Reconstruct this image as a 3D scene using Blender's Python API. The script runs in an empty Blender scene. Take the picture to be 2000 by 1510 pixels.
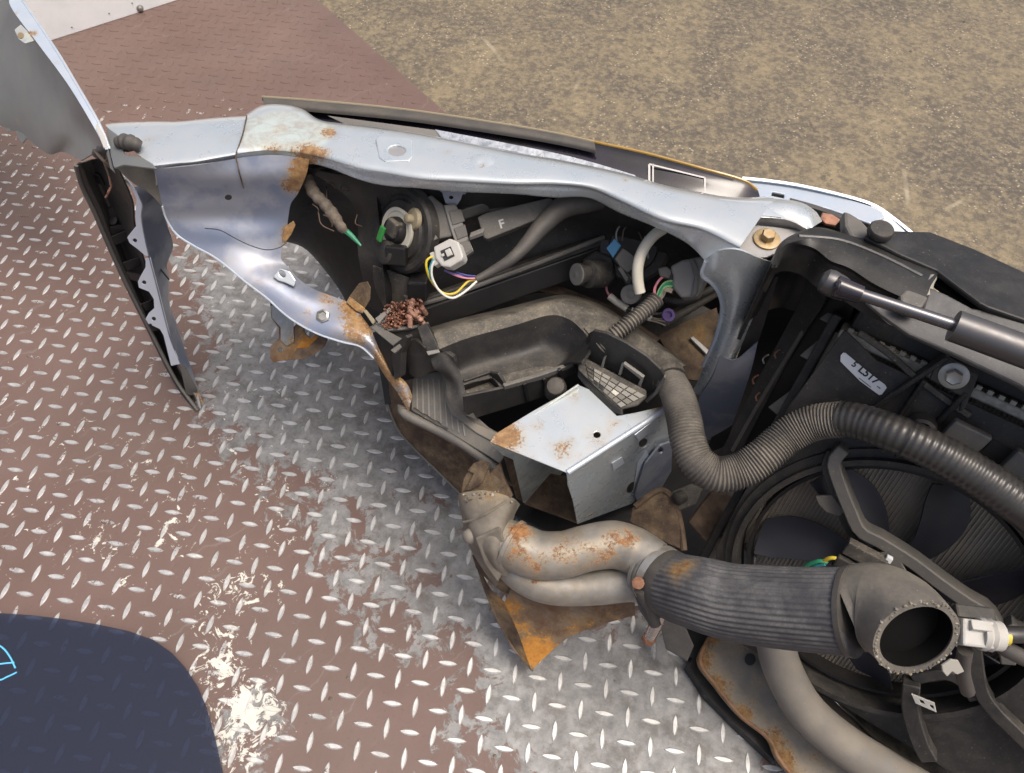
import bpy, bmesh, math, random
import numpy as np
from mathutils import Vector, Matrix
random.seed(7); rng = np.random.default_rng(7)
SC = bpy.context.scene; COL = SC.collection
# ------------------------------------------------------------------ camera
FOC = 1422.23; CAMH = 0.9986
RW = np.array([[0.98818203, 0.15297181, 0.00979311],
               [0.12985578, -0.80148390, -0.58374741],
               [-0.08144787, 0.57812040, -0.81187625]])      # rows: right, down, forward
cd = bpy.data.cameras.new('camera'); cam = bpy.data.objects.new('camera', cd); COL.objects.link(cam)
cd.sensor_width = 36; cd.lens = FOC / 2000 * 36; cd.clip_start = 0.01; cd.clip_end = 500
M = Matrix.Identity(4)
for r in range(3):
    M[r][0], M[r][1], M[r][2] = RW[0][r], -RW[1][r], -RW[2][r]
M[0][3], M[1][3], M[2][3] = 0, 0, CAMH
cam.matrix_world = M; SC.camera = cam
# ------------------------------------------------------------------ light
SUN_EL, SUN_AZ = math.radians(69), math.radians(102)     # azimuth measured from +Y towards +X
W = bpy.data.worlds.new('World'); SC.world = W; W.use_nodes = True
nt = W.node_tree; sky = nt.nodes.new('ShaderNodeTexSky'); sky.sky_type = 'NISHITA'; sky.sun_disc = False
sky.sun_elevation = SUN_EL; sky.sun_rotation = SUN_AZ; sky.air_density = 0.9; sky.dust_density = 9.0; sky.ozone_density = 1.0
nt.links.new(sky.outputs[0], nt.nodes['Background'].inputs[0]); nt.nodes['Background'].inputs[1].default_value = 0.15
sl = bpy.data.lights.new('sun', 'SUN'); sl.energy = 1.3; sl.angle = math.radians(26); sl.color = (1, 0.95, 0.87)
so = bpy.data.objects.new('sun', sl); COL.objects.link(so)
so.location = (1.5, 2, 4)
so.rotation_euler = Vector((-math.sin(SUN_AZ) * math.cos(SUN_EL), -math.cos(SUN_AZ) * math.cos(SUN_EL), -math.sin(SUN_EL))).to_track_quat('-Z', 'Y').to_euler()
SC.view_settings.view_transform = 'Standard'; SC.view_settings.look = 'None'
SC.view_settings.exposure = 0.34; SC.view_settings.gamma = 1.0
# ------------------------------------------------------------------ survey helpers (sight line of a photo point met with a height or a plane)
O = np.array([0, 0, CAMH])
def ray(x, y): return RW.T @ np.array([(x - 1000) / FOC, (y - 755) / FOC, 1.0])
def P(x, y, z): d = ray(x, y); return O + d * ((z - CAMH) / d[2])
def PL(x, y, pl):
    a, n = pl; d = ray(x, y); return O + d * (np.dot(a - O, n) / np.dot(d, n))
def W3(p):
    return np.asarray(p, float) if isinstance(p, np.ndarray) else P(*p)
def plane(p, n): n = np.array(n, float); return (W3(p), n / np.linalg.norm(n))
def plane3(a, b, c):
    a, b, c = W3(a), W3(b), W3(c); n = np.cross(b - a, c - a); return (a, n / np.linalg.norm(n))
def vplane(a, b):            # upright plane through two points
    a, b = W3(a), W3(b); n = np.cross(b - a, [0, 0, 1]); return (a, n / np.linalg.norm(n))
# radiator: leaning plane with its own axes
RN = np.array([-0.371, -0.796, 0.479]); RN /= np.linalg.norm(RN); RA = P(1650, 640, 0.46)
RU = np.cross([0, 0, 1], RN); RU /= np.linalg.norm(RU); RV = np.cross(RN, RU)
def RP(x, y, off=0.0): return PL(x, y, (RA + RN * off, RN))
def R2(u, v, off=0.0): return RA + RU * u + RV * v + RN * off
# ------------------------------------------------------------------ object helpers
def link(name, me, mat, parent=None, smooth=True):
    o = bpy.data.objects.new(name, me); COL.objects.link(o)
    if mat is not None:
        me.materials.append(MAT[mat] if isinstance(mat, str) else mat)
    if smooth:
        me.polygons.foreach_set('use_smooth', [True] * len(me.polygons))
        try: me.set_sharp_from_angle(angle=math.radians(38))
        except Exception: pass
    if parent is not None: attach(o, parent)
    return o
def attach(o, parent):
    o.parent = parent
    pm = PM.get(parent.name)
    if pm is None: pm = Matrix.Translation(parent.location); PM[parent.name] = pm
    o.matrix_parent_inverse = pm.inverted()
PM = {}
def thing(name, label, cat, at, group=None):
    o = bpy.data.objects.new(name, None); COL.objects.link(o); o.empty_display_size = 0.02
    o.location = Vector(W3(at)); PM[o.name] = Matrix.Translation(o.location)
    tag(o, label, cat, group); return o
def tag(o, label, cat, group=None):
    o['label'] = label; o['category'] = cat
    if group: o['group'] = group
    return o
def structure(o): o['kind'] = 'structure'; return o
def mesh(name, v, f):
    me = bpy.data.meshes.new(name); me.from_pydata([tuple(p) for p in v], [], f); me.update(); return me
def crom(c, n):
    c = np.array(c, float); m = len(c)
    if m == 2: return c[0] + np.linspace(0, 1, n)[:, None] * (c[1] - c[0])
    e = np.vstack([2 * c[0] - c[1], c, 2 * c[-1] - c[-2]]); out = []
    for t in np.linspace(0, m - 1, n):
        i = min(int(t), m - 2); u = t - i; a, b, d, g = e[i], e[i + 1], e[i + 2], e[i + 3]
        out.append(0.5 * (2 * b + (d - a) * u + (2 * a - 5 * b + 4 * d - g) * u * u + (3 * b - a - 3 * d + g) * u ** 3))
    return np.array(out)
def even(path):              # resample a polyline to even spacing
    s = np.r_[0, np.cumsum(np.linalg.norm(np.diff(path, axis=0), axis=1))]
    t = np.linspace(0, s[-1], len(path)); return np.stack([np.interp(t, s, path[:, k]) for k in range(path.shape[1])], 1)
def loft(name, rows, mat, parent=None, nu=40, nv=4, thick=0.0015, lin=False, rust=None, jag=0.0, flip=False):
    R = [crom([W3(p) for p in r], nu) for r in rows]
    R = np.array(R); nr = (len(rows) - 1) * nv + 1
    G = np.zeros((nr, nu, 3))
    for k in range(nu):
        if lin:
            t = np.linspace(0, len(rows) - 1, nr)
            for a in range(3): G[:, k, a] = np.interp(t, range(len(rows)), R[:, k, a])
        else: G[:, k] = crom(R[:, k], nr)
    du = np.gradient(G, axis=1); dv = np.gradient(G, axis=0); N = np.cross(du, dv)
    N /= np.linalg.norm(N, axis=2, keepdims=True) + 1e-12
    if np.sum(N * (O - G)) < 0: N = -N
    if flip: N = -N
    if jag:
        G[-1] += jag * rng.normal(size=(nu, 1)) * (G[-1] - G[-2]) / (np.linalg.norm(G[-1] - G[-2], axis=1, keepdims=True) + 1e-9)
    B = G - N * thick
    n = nr * nu; V = np.vstack([G.reshape(-1, 3), B.reshape(-1, 3)]); F = []
    for i in range(nr - 1):
        for j in range(nu - 1):
            a, b, c, d = i * nu + j, i * nu + j + 1, (i + 1) * nu + j + 1, (i + 1) * nu + j
            F += [(a, b, c, d), (n + d, n + c, n + b, n + a)]
    for j in range(nu - 1):
        F += [(j + 1, j, n + j, n + j + 1)]; k = (nr - 1) * nu; F += [(k + j, k + j + 1, n + k + j + 1, n + k + j)]
    for i in range(nr - 1):
        a, b = i * nu, (i + 1) * nu; F += [(a, b, n + b, n + a)]; a, b = a + nu - 1, b + nu - 1; F += [(b, a, n + a, n + b)]
    me = mesh(name, V, F)
    bm = bmesh.new(); bm.from_mesh(me); bmesh.ops.recalc_face_normals(bm, faces=bm.faces); bm.to_mesh(me); bm.free()
    o = link(name, me, mat, parent)
    if rust: spots(o, rust)
    return o
def spots(o, lst, attr='rust'):
    me = o.data; co = np.empty(len(me.vertices) * 3, np.float32); me.vertices.foreach_get('co', co); co = co.reshape(-1, 3)
    w = np.zeros(len(co))
    for s in lst:
        c = P(*s[:3]); r = s[3]; k = s[4] if len(s) > 4 else 1
        w = np.maximum(w, k * np.clip(1.25 - np.linalg.norm(co - c, axis=1) / r, 0, 1))
    at = me.attributes.new(attr, 'FLOAT', 'POINT'); at.data.foreach_set('value', w.astype(np.float32)); return o
def tube(name, pts, r, mat, parent=None, seg=16, n=40, cap=True, corr=None, lobes=None, ev=True, rust=None, inner=None, scale=None):
    C = crom([W3(p) for p in pts], n)
    if ev: C = even(C)
    rr = np.full(n, r, float) if np.isscalar(r) else np.interp(np.linspace(0, 1, n), np.linspace(0, 1, len(r)), r)
    if corr is not None:
        amp, cyc, t0, t1 = corr; t = np.linspace(0, 1, n)
        rr = rr + np.where((t >= t0) & (t <= t1), amp * np.sin(np.arange(n) * math.pi * 2 / cyc), 0)
    T = np.gradient(C, axis=0); T /= np.linalg.norm(T, axis=1, keepdims=True) + 1e-12
    up = np.array([0, 0, 1.0]); 
    if abs(T[0] @ up) > 0.9: up = np.array([1.0, 0, 0])
    x = np.cross(T[0], up); x /= np.linalg.norm(x); V = []; F = []
    for i in range(n):
        x = x - T[i] * (x @ T[i]); x /= np.linalg.norm(x); y = np.cross(T[i], x)
        for k in range(seg):
            a = 2 * math.pi * k / seg; q = rr[i] * (1 + (lobes[0] * math.cos(lobes[1] * a) if lobes else 0))
            V.append(C[i] + q * (math.cos(a) * x + math.sin(a) * y))
    for i in range(n - 1):
        for k in range(seg):
            F.append((i * seg + k, i * seg + (k + 1) % seg, (i + 1) * seg + (k + 1) % seg, (i + 1) * seg + k))
    if inner:                # open end: wall thickness and bore
        b = len(V); depth = inner[1]
        for j, (k, ri) in enumerate([(n - 1, inner[0]), (max(0, n - 1 - depth), inner[0])]):
            for s in range(seg):
                V.append(C[k] + (np.array(V[k * seg + s]) - C[k]) * (ri / max(rr[k], 1e-6)))
        e = (n - 1) * seg
        for s in range(seg):
            s2 = (s + 1) % seg
            F += [(e + s, e + s2, b + s2, b + s), (b + s, b + s2, b + seg + s2, b + seg + s)]
        if len(inner) < 3: F.append(tuple(b + seg + s for s in range(seg)))
        F.append(tuple(range(seg - 1, -1, -1)))
    elif cap:
        F.append(tuple(range(seg - 1, -1, -1))); F.append(tuple((n - 1) * seg + k for k in range(seg)))
    o = link(name, mesh(name, V, F), mat, parent)
    if rust: spots(o, rust)
    return o
def slab(name, pts, pl, thick, mat, parent=None, holes=(), bevel=0.0007, front=0.0, rust=None, sub=0, direction=None):
    """flat piece: outline met with plane pl, thickness going away from the camera side"""
    a, n = pl
    if np.dot(n, O - a) < 0: n = -n
    pl = (a + n * front, n)
    loops = [[PL(x, y, pl) for x, y in L] for L in [pts] + list(holes)]
    return slab3(name, loops, n, thick, mat, parent, bevel, rust, sub, direction)
def slab3(name, loops, n, thick, mat, parent=None, bevel=0.0007, rust=None, sub=0, direction=None):
    bm = bmesh.new(); ed = []
    for L in loops:
        vs = [bm.verts.new(tuple(p)) for p in L]
        ed += [bm.edges.new((vs[i], vs[(i + 1) % len(vs)])) for i in range(len(vs))]
    if len(loops) == 1: bm.faces.new(bm.verts[:])
    else: bmesh.ops.triangle_fill(bm, use_beauty=True, edges=ed, normal=tuple(n))
    if sub:
        bmesh.ops.triangulate(bm, faces=bm.faces[:])
        for _ in range(sub): bmesh.ops.subdivide_edges(bm, edges=bm.edges[:], cuts=1, use_grid_fill=True)
    g = bmesh.ops.extrude_face_region(bm, geom=bm.faces[:])
    d = -np.asarray(n) * thick if direction is None else np.asarray(direction, float)
    bmesh.ops.translate(bm, verts=[v for v in g['geom'] if isinstance(v, bmesh.types.BMVert)], vec=tuple(d))
    bmesh.ops.recalc_face_normals(bm, faces=bm.faces)
    me = bpy.data.meshes.new(name); bm.to_mesh(me); bm.free()
    o = link(name, me, mat, parent, smooth=False)
    if bevel:
        m = o.modifiers.new('bevel', 'BEVEL'); m.width = bevel; m.segments = 2; m.limit_method = 'ANGLE'; m.angle_limit = math.radians(40)
    if rust: spots(o, rust)
    return o
def lathe(name, c, axis, prof, mat, parent=None, seg=24, rust=None):
    """profile: list of (distance along axis, radius)"""
    c = W3(c); ax = np.array(axis, float); ax /= np.linalg.norm(ax)
    x = np.cross(ax, [0.3, 0.2, 0.9]); x /= np.linalg.norm(x); y = np.cross(ax, x); V = []; F = []
    for t, r in prof:
        for k in range(seg):
            a = 2 * math.pi * k / seg; V.append(c + ax * t + r * (math.cos(a) * x + math.sin(a) * y))
    for i in range(len(prof) - 1):
        for k in range(seg): F.append((i * seg + k, i * seg + (k + 1) % seg, (i + 1) * seg + (k + 1) % seg, (i + 1) * seg + k))
    F.append(tuple(range(seg - 1, -1, -1))); F.append(tuple((len(prof) - 1) * seg + k for k in range(seg)))
    o = link(name, mesh(name, V, F), mat, parent)
    if rust: spots(o, rust)
    return o
def box3(name, c, ax, ay, az, mat, parent=None, bevel=0.001):
    """box from centre and three half-axis vectors"""
    c = W3(c); ax, ay, az = (np.array(q, float) for q in (ax, ay, az))
    V = [c + sx * ax + sy * ay + sz * az for sz in (-1, 1) for sx, sy in ((-1, -1), (1, -1), (1, 1), (-1, 1))]
    F = [(3, 2, 1, 0), (4, 5, 6, 7), (0, 1, 5, 4), (1, 2, 6, 5), (2, 3, 7, 6), (3, 0, 4, 7)]
    me = mesh(name, V, F); bm = bmesh.new(); bm.from_mesh(me); bmesh.ops.recalc_face_normals(bm, faces=bm.faces); bm.to_mesh(me); bm.free()
    o = link(name, me, mat, parent, smooth=False)
    if bevel:
        m = o.modifiers.new('bevel', 'BEVEL'); m.width = bevel; m.segments = 2
    return o
def circ(x, y, rx, ry=None, n=14, rot=0):
    ry = ry or rx; c, s = math.cos(rot), math.sin(rot)
    return [(x + rx * math.cos(t) * c - ry * math.sin(t) * s, y + rx * math.cos(t) * s + ry * math.sin(t) * c) for t in np.linspace(0, 2 * math.pi, n, endpoint=False)]
# ------------------------------------------------------------------ materials
MAT = {}
def N(t, ty, **k):
    n = t.nodes.new(ty)
    for a, v in k.items(): setattr(n, a, v)
    return n
def ramp(t, src, lo, hi, c0=(0, 0, 0, 1), c1=(1, 1, 1, 1)):
    r = N(t, 'ShaderNodeValToRGB'); r.color_ramp.elements[0].position = lo; r.color_ramp.elements[1].position = hi
    r.color_ramp.elements[0].color = c0; r.color_ramp.elements[1].color = c1; t.links.new(src, r.inputs[0]); return r.outputs[0]
def math_(t, op, a, b=0.0, clamp=False):
    m = N(t, 'ShaderNodeMath', operation=op, use_clamp=clamp)
    for i, s in enumerate((a, b)):
        if isinstance(s, (int, float)): m.inputs[i].default_value = s
        else: t.links.new(s, m.inputs[i])
    return m.outputs[0]
def mixc(t, f, a, b):
    m = N(t, 'ShaderNodeMix', data_type='RGBA')
    for i, s in ((0, f), (6, a), (7, b)):
        if isinstance(s, (int, float)): m.inputs[i].default_value = s
        elif isinstance(s, tuple): m.inputs[i].default_value = (*s, 1) if len(s) == 3 else s
        else: t.links.new(s, m.inputs[i])
    return m.outputs[2]
def noise(t, scale, detail=4, rough=0.55, vec=None, dist=0.0):
    n = N(t, 'ShaderNodeTexNoise'); n.inputs['Scale'].default_value = scale; n.inputs['Detail'].default_value = detail
    n.inputs['Roughness'].default_value = rough; n.inputs['Distortion'].default_value = dist
    if vec is not None: t.links.new(vec, n.inputs['Vector'])
    return n.outputs['Fac']
def surf(name, base, rough=0.5, metal=0.0, c2=None, vscale=60, vlo=0.4, vhi=0.65, dust=0.0, dustc=(0.22, 0.185, 0.13), rust=False,
         bump=0.0, bscale=300, coat=0.0, spec=0.5, speck=0.0, speckc=(0.3, 0.25, 0.18), aniso=None, rustc=None, coatr=0.1, mint=False):
    m = bpy.data.materials.new(name); m.use_nodes = True; t = m.node_tree; b = t.nodes['Principled BSDF']; L = t.links.new
    tc = N(t, 'ShaderNodeTexCoord').outputs['Object']
    col = base; rg = rough; mt = metal
    if c2: col = mixc(t, ramp(t, noise(t, vscale, 6, 0.6, tc), vlo, vhi), base, c2)
    rgs = math_(t, 'ADD', math_(t, 'MULTIPLY', noise(t, vscale * 1.7, 5, 0.6, tc), 0.26), rough - 0.13, True)
    met = None
    if mint:
        am = N(t, 'ShaderNodeAttribute', attribute_name='mint').outputs['Fac']; mm = ramp(t, math_(t, 'ADD', am, math_(t, 'MULTIPLY', math_(t, 'SUBTRACT', noise(t, 40, 7, 0.65, tc), 0.5), 0.9)), 0.35, 0.6)
        mc = mixc(t, ramp(t, noise(t, 60, 8, 0.7, tc, 0.8), 0.40, 0.58), (0.33, 0.325, 0.29), (0.41, 0.475, 0.46)); mc = mixc(t, math_(t, 'MULTIPLY', ramp(t, noise(t, 260, 5, 0.7, tc), 0.6, 0.7), 0.5), mc, (0.22, 0.18, 0.13))
        col = mixc(t, mm, col, mc); rgs = math_(t, 'ADD', rgs, math_(t, 'MULTIPLY', mm, 0.2), True); met = math_(t, 'MULTIPLY', math_(t, 'SUBTRACT', 1.0, math_(t, 'MULTIPLY', mm, 0.8)), metal)
    if speck:
        s = ramp(t, noise(t, 420, 3, 0.7, tc), 0.72 - speck * 0.1, 0.76 - speck * 0.1); col = mixc(t, s, col, speckc)
    if dust:
        g = N(t, 'ShaderNodeNewGeometry'); sx = N(t, 'ShaderNodeSeparateXYZ'); L(g.outputs['Normal'], sx.inputs[0])
        up = ramp(t, sx.outputs['Z'], 0.1, 0.95); n1 = ramp(t, noise(t, 34, 8, 0.72, tc, 0.4), 0.40, 0.62); n2 = ramp(t, noise(t, 420, 5, 0.8, tc), 0.36, 0.66)
        d = math_(t, 'MULTIPLY', math_(t, 'MULTIPLY', math_(t, 'ADD', math_(t, 'MULTIPLY', up, 0.75), 0.25), math_(t, 'ADD', math_(t, 'MULTIPLY', n1, 0.8), 0.2)),
                   math_(t, 'MULTIPLY', math_(t, 'ADD', math_(t, 'MULTIPLY', n2, 0.6), 0.4), dust), True)
        col = mixc(t, d, col, dustc); rgs = math_(t, 'ADD', rgs, math_(t, 'MULTIPLY', d, 0.4), True)
        if metal: met = math_(t, 'MULTIPLY', math_(t, 'SUBTRACT', 1.0, d), metal if met is None else met)
    hb = None
    if rust:
        at = N(t, 'ShaderNodeAttribute', attribute_name='rust').outputs['Fac']
        n1 = noise(t, 55, 8, 0.7, tc, 0.6); w = math_(t, 'ADD', math_(t, 'MULTIPLY', at, 1.0), math_(t, 'MULTIPLY', math_(t, 'SUBTRACT', n1, 0.5), 1.25)); w = math_(t, 'ADD', w, math_(t, 'MULTIPLY', math_(t, 'SUBTRACT', noise(t, 340, 6, 0.75, tc), 0.5), 1.5))
        k = ramp(t, w, 0.52, 0.68); st = ramp(t, math_(t, 'ADD', math_(t, 'MULTIPLY', at, 0.9), math_(t, 'MULTIPLY', math_(t, 'SUBTRACT', n1, 0.5), 1.1)), 0.18, 0.7)
        rc = mixc(t, ramp(t, noise(t, 130, 6, 0.7, tc), 0.35, 0.65), (0.15, 0.068, 0.026), (0.33, 0.205, 0.085)) if rustc is None else mixc(t, ramp(t, noise(t, 130, 6, 0.7, tc), 0.35, 0.65), rustc[0], rustc[1])
        col = mixc(t, math_(t, 'MULTIPLY', st, 0.55), col, (0.40, 0.30, 0.16)); col = mixc(t, k, col, rc)
        rgs = math_(t, 'ADD', rgs, math_(t, 'MULTIPLY', k, 0.5), True)
        if metal:
            met = math_(t, 'MULTIPLY', math_(t, 'SUBTRACT', 1.0, k), metal if met is None else met)
        hb = math_(t, 'MULTIPLY', k, noise(t, 350, 5, 0.7, tc))
    if isinstance(col, tuple): b.inputs['Base Color'].default_value = (*col, 1)
    else: L(col, b.inputs['Base Color'])
    L(rgs, b.inputs['Roughness'])
    if met is not None: L(met, b.inputs['Metallic'])
    else: b.inputs['Metallic'].default_value = metal
    b.inputs['Specular IOR Level'].default_value = spec
    b.inputs['Coat Weight'].default_value = coat; b.inputs['Coat Roughness'].default_value = coatr
    if bump or hb is not None:
        bp = N(t, 'ShaderNodeBump'); bp.inputs['Strength'].default_value = max(bump, 0.35 if hb is not None else 0); bp.inputs['Distance'].default_value = 0.001
        h = noise(t, bscale, 5, 0.6, tc)
        if hb is not None: h = math_(t, 'ADD', math_(t, 'MULTIPLY', h, bump), math_(t, 'MULTIPLY', hb, 1.2))
        L(h, bp.inputs['Height']); L(bp.outputs[0], b.inputs['Normal'])
    MAT[name] = m; return m
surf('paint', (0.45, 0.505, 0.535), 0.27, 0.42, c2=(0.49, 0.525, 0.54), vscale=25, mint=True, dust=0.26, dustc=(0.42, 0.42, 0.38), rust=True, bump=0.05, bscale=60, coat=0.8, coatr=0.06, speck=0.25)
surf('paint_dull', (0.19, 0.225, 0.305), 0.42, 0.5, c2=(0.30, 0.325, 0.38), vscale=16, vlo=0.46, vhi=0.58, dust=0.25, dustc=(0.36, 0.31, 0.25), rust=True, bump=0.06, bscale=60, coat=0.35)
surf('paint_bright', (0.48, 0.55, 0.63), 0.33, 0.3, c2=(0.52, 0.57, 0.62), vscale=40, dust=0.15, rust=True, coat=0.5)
surf('paint_worn', (0.42, 0.45, 0.45), 0.5, 0.3, c2=(0.52, 0.57, 0.53), vscale=55, vlo=0.45, vhi=0.55, dust=0.5, dustc=(0.40, 0.35, 0.26), rust=True, bump=0.3, bscale=160)
surf('primer', (0.15, 0.165, 0.16), 0.42, 0.2, c2=(0.13, 0.14, 0.15), vscale=12, dust=0.15, rust=True, coat=0.25, coatr=0.3)
surf('black', (0.017, 0.017, 0.018), 0.5, dust=0.44, dustc=(0.17, 0.15, 0.115), spec=0.4, bump=0.1, bscale=500, speck=0.3)
surf('black_clean', (0.010, 0.010, 0.011), 0.48, dust=0.07, spec=0.35, bump=0.06, bscale=500)
surf('black_dusty', (0.026, 0.025, 0.024), 0.6, dust=0.95, dustc=(0.215, 0.19, 0.145), bump=0.15, bscale=400, speck=0.7)
surf('black_gloss', (0.008, 0.008, 0.010), 0.14, coat=0.3, dust=0.05, c2=(0.016, 0.013, 0.024), vscale=20, spec=0.4)
surf('plastic_grey', (0.085, 0.082, 0.076), 0.55, dust=0.6, dustc=(0.21, 0.19, 0.15), bump=0.1, speck=0.5)
surf('plastic_midgrey', (0.17, 0.165, 0.155), 0.5, dust=0.4, bump=0.1)
surf('plastic_pale', (0.42, 0.42, 0.40), 0.5, dust=0.55, dustc=(0.33, 0.29, 0.22), bump=0.05, c2=(0.42, 0.41, 0.38), vscale=90)
surf('plastic_pale_d', (0.26, 0.25, 0.22), 0.6, dust=0.6, dustc=(0.34, 0.31, 0.24), bump=0.1)
surf('char', (0.014, 0.013, 0.012), 0.6, dust=0.12, bump=1.0, bscale=160, speck=0.4, speckc=(0.12, 0.05, 0.03))
surf('blade', (0.020, 0.021, 0.028), 0.45, dust=0.05)
surf('black_gloss2', (0.010, 0.010, 0.010), 0.42, spec=0.35, dust=0.22, dustc=(0.11, 0.105, 0.095), c2=(0.024, 0.024, 0.024), vscale=22, vlo=0.5, vhi=0.62, bump=0.08, speck=0.3)
surf('strut_dull', (0.10, 0.10, 0.105), 0.36, 0.7, dust=0.15)
surf('clamp', (0.50, 0.49, 0.46), 0.4, 0.8, dust=0.35, c2=(0.34, 0.27, 0.18), vscale=50)
surf('copper_d', (0.33, 0.17, 0.10), 0.55, 0.5, c2=(0.20, 0.09, 0.05), vscale=200, dust=0.2)
surf('rust_lip', (0.26, 0.15, 0.08), 0.75, c2=(0.17, 0.085, 0.04), vscale=60, bump=0.6, bscale=250)
surf('bark', (0.10, 0.082, 0.065), 0.8, c2=(0.19, 0.16, 0.125), vscale=120, bump=0.8, bscale=400, dust=0.3)
surf('cast_dark', (0.13, 0.115, 0.095), 0.65, 0.25, c2=(0.20, 0.18, 0.15), vscale=50, dust=0.4, rust=True, bump=0.4, bscale=200, speck=0.4)
surf('shade_black', (0.006, 0.006, 0.006), 0.8, spec=0.1)  # near-black painted as shade inside the elbow mouth and the support slot
surf('black_scuffed', (0.040, 0.040, 0.041), 0.34, dust=0.45, dustc=(0.15, 0.15, 0.145), c2=(0.075, 0.075, 0.075), vscale=16, vlo=0.45, vhi=0.6, bump=0.1, speck=0.3)
surf('tan_dust', (0.13, 0.118, 0.092), 0.75, dust=0.7, dustc=(0.27, 0.24, 0.18), bump=0.3, speck=0.4)
surf('paint_skylit', (0.70, 0.76, 0.82), 0.4, 0.0, dust=0.15, coat=0.4)  # pale paint, lightened further so the flange reads as lit by sky
surf('cell_dim', (0.17, 0.16, 0.135), 0.6, dust=0.6, dustc=(0.27, 0.245, 0.19), bump=0.1)
surf('cream', (0.60, 0.57, 0.47), 0.45, dust=0.3)
surf('steel', (0.42, 0.42, 0.40), 0.42, 0.85, c2=(0.34, 0.33, 0.30), vscale=90, dust=0.3, rust=True, bump=0.1)
surf('steel_grey', (0.36, 0.36, 0.36), 0.5, 0.6, dust=0.35, rust=True, bump=0.1)
surf('gold', (0.38, 0.26, 0.12), 0.5, 0.6, c2=(0.42, 0.34, 0.22), vscale=200, dust=0.3)
surf('chrome', (0.62, 0.62, 0.62), 0.25, 1.0, dust=0.1)
surf('strut', (0.14, 0.14, 0.15), 0.28, 0.9, dust=0.12, coat=0.3)
surf('rust_brown', (0.050, 0.030, 0.019), 0.8, 0.1, c2=(0.125, 0.085, 0.052), vscale=55, dust=0.22, dustc=(0.2, 0.16, 0.11), rust=True, bump=0.6, bscale=220, speck=0.5)
surf('rust_orange', (0.10, 0.045, 0.018), 0.75, 0.2, c2=(0.16, 0.12, 0.085), vscale=40, dust=0.2, rust=True, rustc=((0.36, 0.14, 0.02), (0.50, 0.24, 0.05)), bump=0.6, bscale=250)
surf('cast', (0.22, 0.21, 0.19), 0.46, 0.5, c2=(0.29, 0.28, 0.255), vscale=70, dust=0.4, rust=True, rustc=((0.13, 0.05, 0.02), (0.36, 0.19, 0.08)), bump=0.25, bscale=260, speck=0.3)
surf('hose', (0.06, 0.056, 0.052), 0.58, dust=0.8, dustc=(0.26, 0.23, 0.175), bump=0.3, bscale=700, speck=0.4, c2=(0.11, 0.10, 0.09), vscale=40)
surf('hose_braid', (0.045, 0.045, 0.05), 0.62, dust=0.85, dustc=(0.22, 0.215, 0.205), bump=0.5, bscale=900, rust=True)
surf('hose_tape', (0.022, 0.022, 0.023), 0.36, dust=0.2, coat=0.15)
surf('rubber', (0.045, 0.043, 0.042), 0.6, dust=0.35, bump=0.1)
surf('elbow', (0.085, 0.08, 0.073), 0.6, 0.0, c2=(0.17, 0.155, 0.125), vscale=22, dust=0.5, dustc=(0.27, 0.24, 0.19), bump=0.2, bscale=500, speck=0.3)
surf('pipe_grey', (0.145, 0.135, 0.12), 0.66, 0.0, c2=(0.19, 0.172, 0.145), vscale=30, dust=0.45, bump=0.4, bscale=500, rust=True, speck=0.4)
surf('fins', (0.20, 0.18, 0.15), 0.65, 0.0, c2=(0.30, 0.27, 0.215), vscale=30, dust=0.5, bump=0.8, bscale=900)
surf('tube_alu', (0.30, 0.275, 0.225), 0.5, 0.5, dust=0.5, bump=0.2)
surf('crimp', (0.42, 0.40, 0.35), 0.5, 0.4, dust=0.4, bump=0.2, c2=(0.28, 0.26, 0.22), vscale=120)
surf('copper', (0.36, 0.17, 0.11), 0.55, 0.45, c2=(0.13, 0.06, 0.04), vscale=110, dust=0.3)
surf('white_paint', (0.80, 0.81, 0.81), 0.5, dust=0.15, dustc=(0.5, 0.49, 0.46), c2=(0.72, 0.74, 0.75), vscale=14, speck=0.15, speckc=(0.2, 0.19, 0.17), coat=0.2)
surf('label', (0.66, 0.68, 0.69), 0.45, dust=0.12)
surf('ink_and_shade', (0.02, 0.02, 0.02), 0.5)  # print black, also painted as shade in holes, slots and recesses
surf('white_print', (0.48, 0.47, 0.45), 0.5)
surf('blue_tag', (0.05, 0.20, 0.36), 0.5, dust=0.2)
surf('marker', (0.12, 0.50, 0.80), 0.5)
surf('green_plastic', (0.02, 0.20, 0.035), 0.45, dust=0.25)
surf('amber', (0.30, 0.18, 0.03), 0.25, coat=0.6)
surf('seal', (0.055, 0.052, 0.048), 0.6, dust=0.3, bump=0.1)
surf('seal_tan', (0.27, 0.23, 0.15), 0.6, dust=0.3)
surf('reflector', (0.55, 0.58, 0.60), 0.3, 0.8, c2=(0.30, 0.33, 0.36), vscale=120, bump=0.4, bscale=150)
for nm, c in {'wire_yellow': (0.55, 0.42, 0.03), 'wire_white': (0.6, 0.6, 0.55), 'wire_green': (0.02, 0.25, 0.13), 'wire_pink': (0.55, 0.20, 0.24), 'wire_blue': (0.03, 0.05, 0.22),
              'wire_purple': (0.20, 0.12, 0.35), 'wire_brown': (0.10, 0.07, 0.05), 'wire_lime': (0.25, 0.42, 0.18), 'wire_tan': (0.30, 0.25, 0.19), 'wire_cyan': (0.03, 0.28, 0.32), 'wire_black': (0.02, 0.02, 0.02)}.items():
    surf(nm, c, 0.45, dust=0.15)
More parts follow.
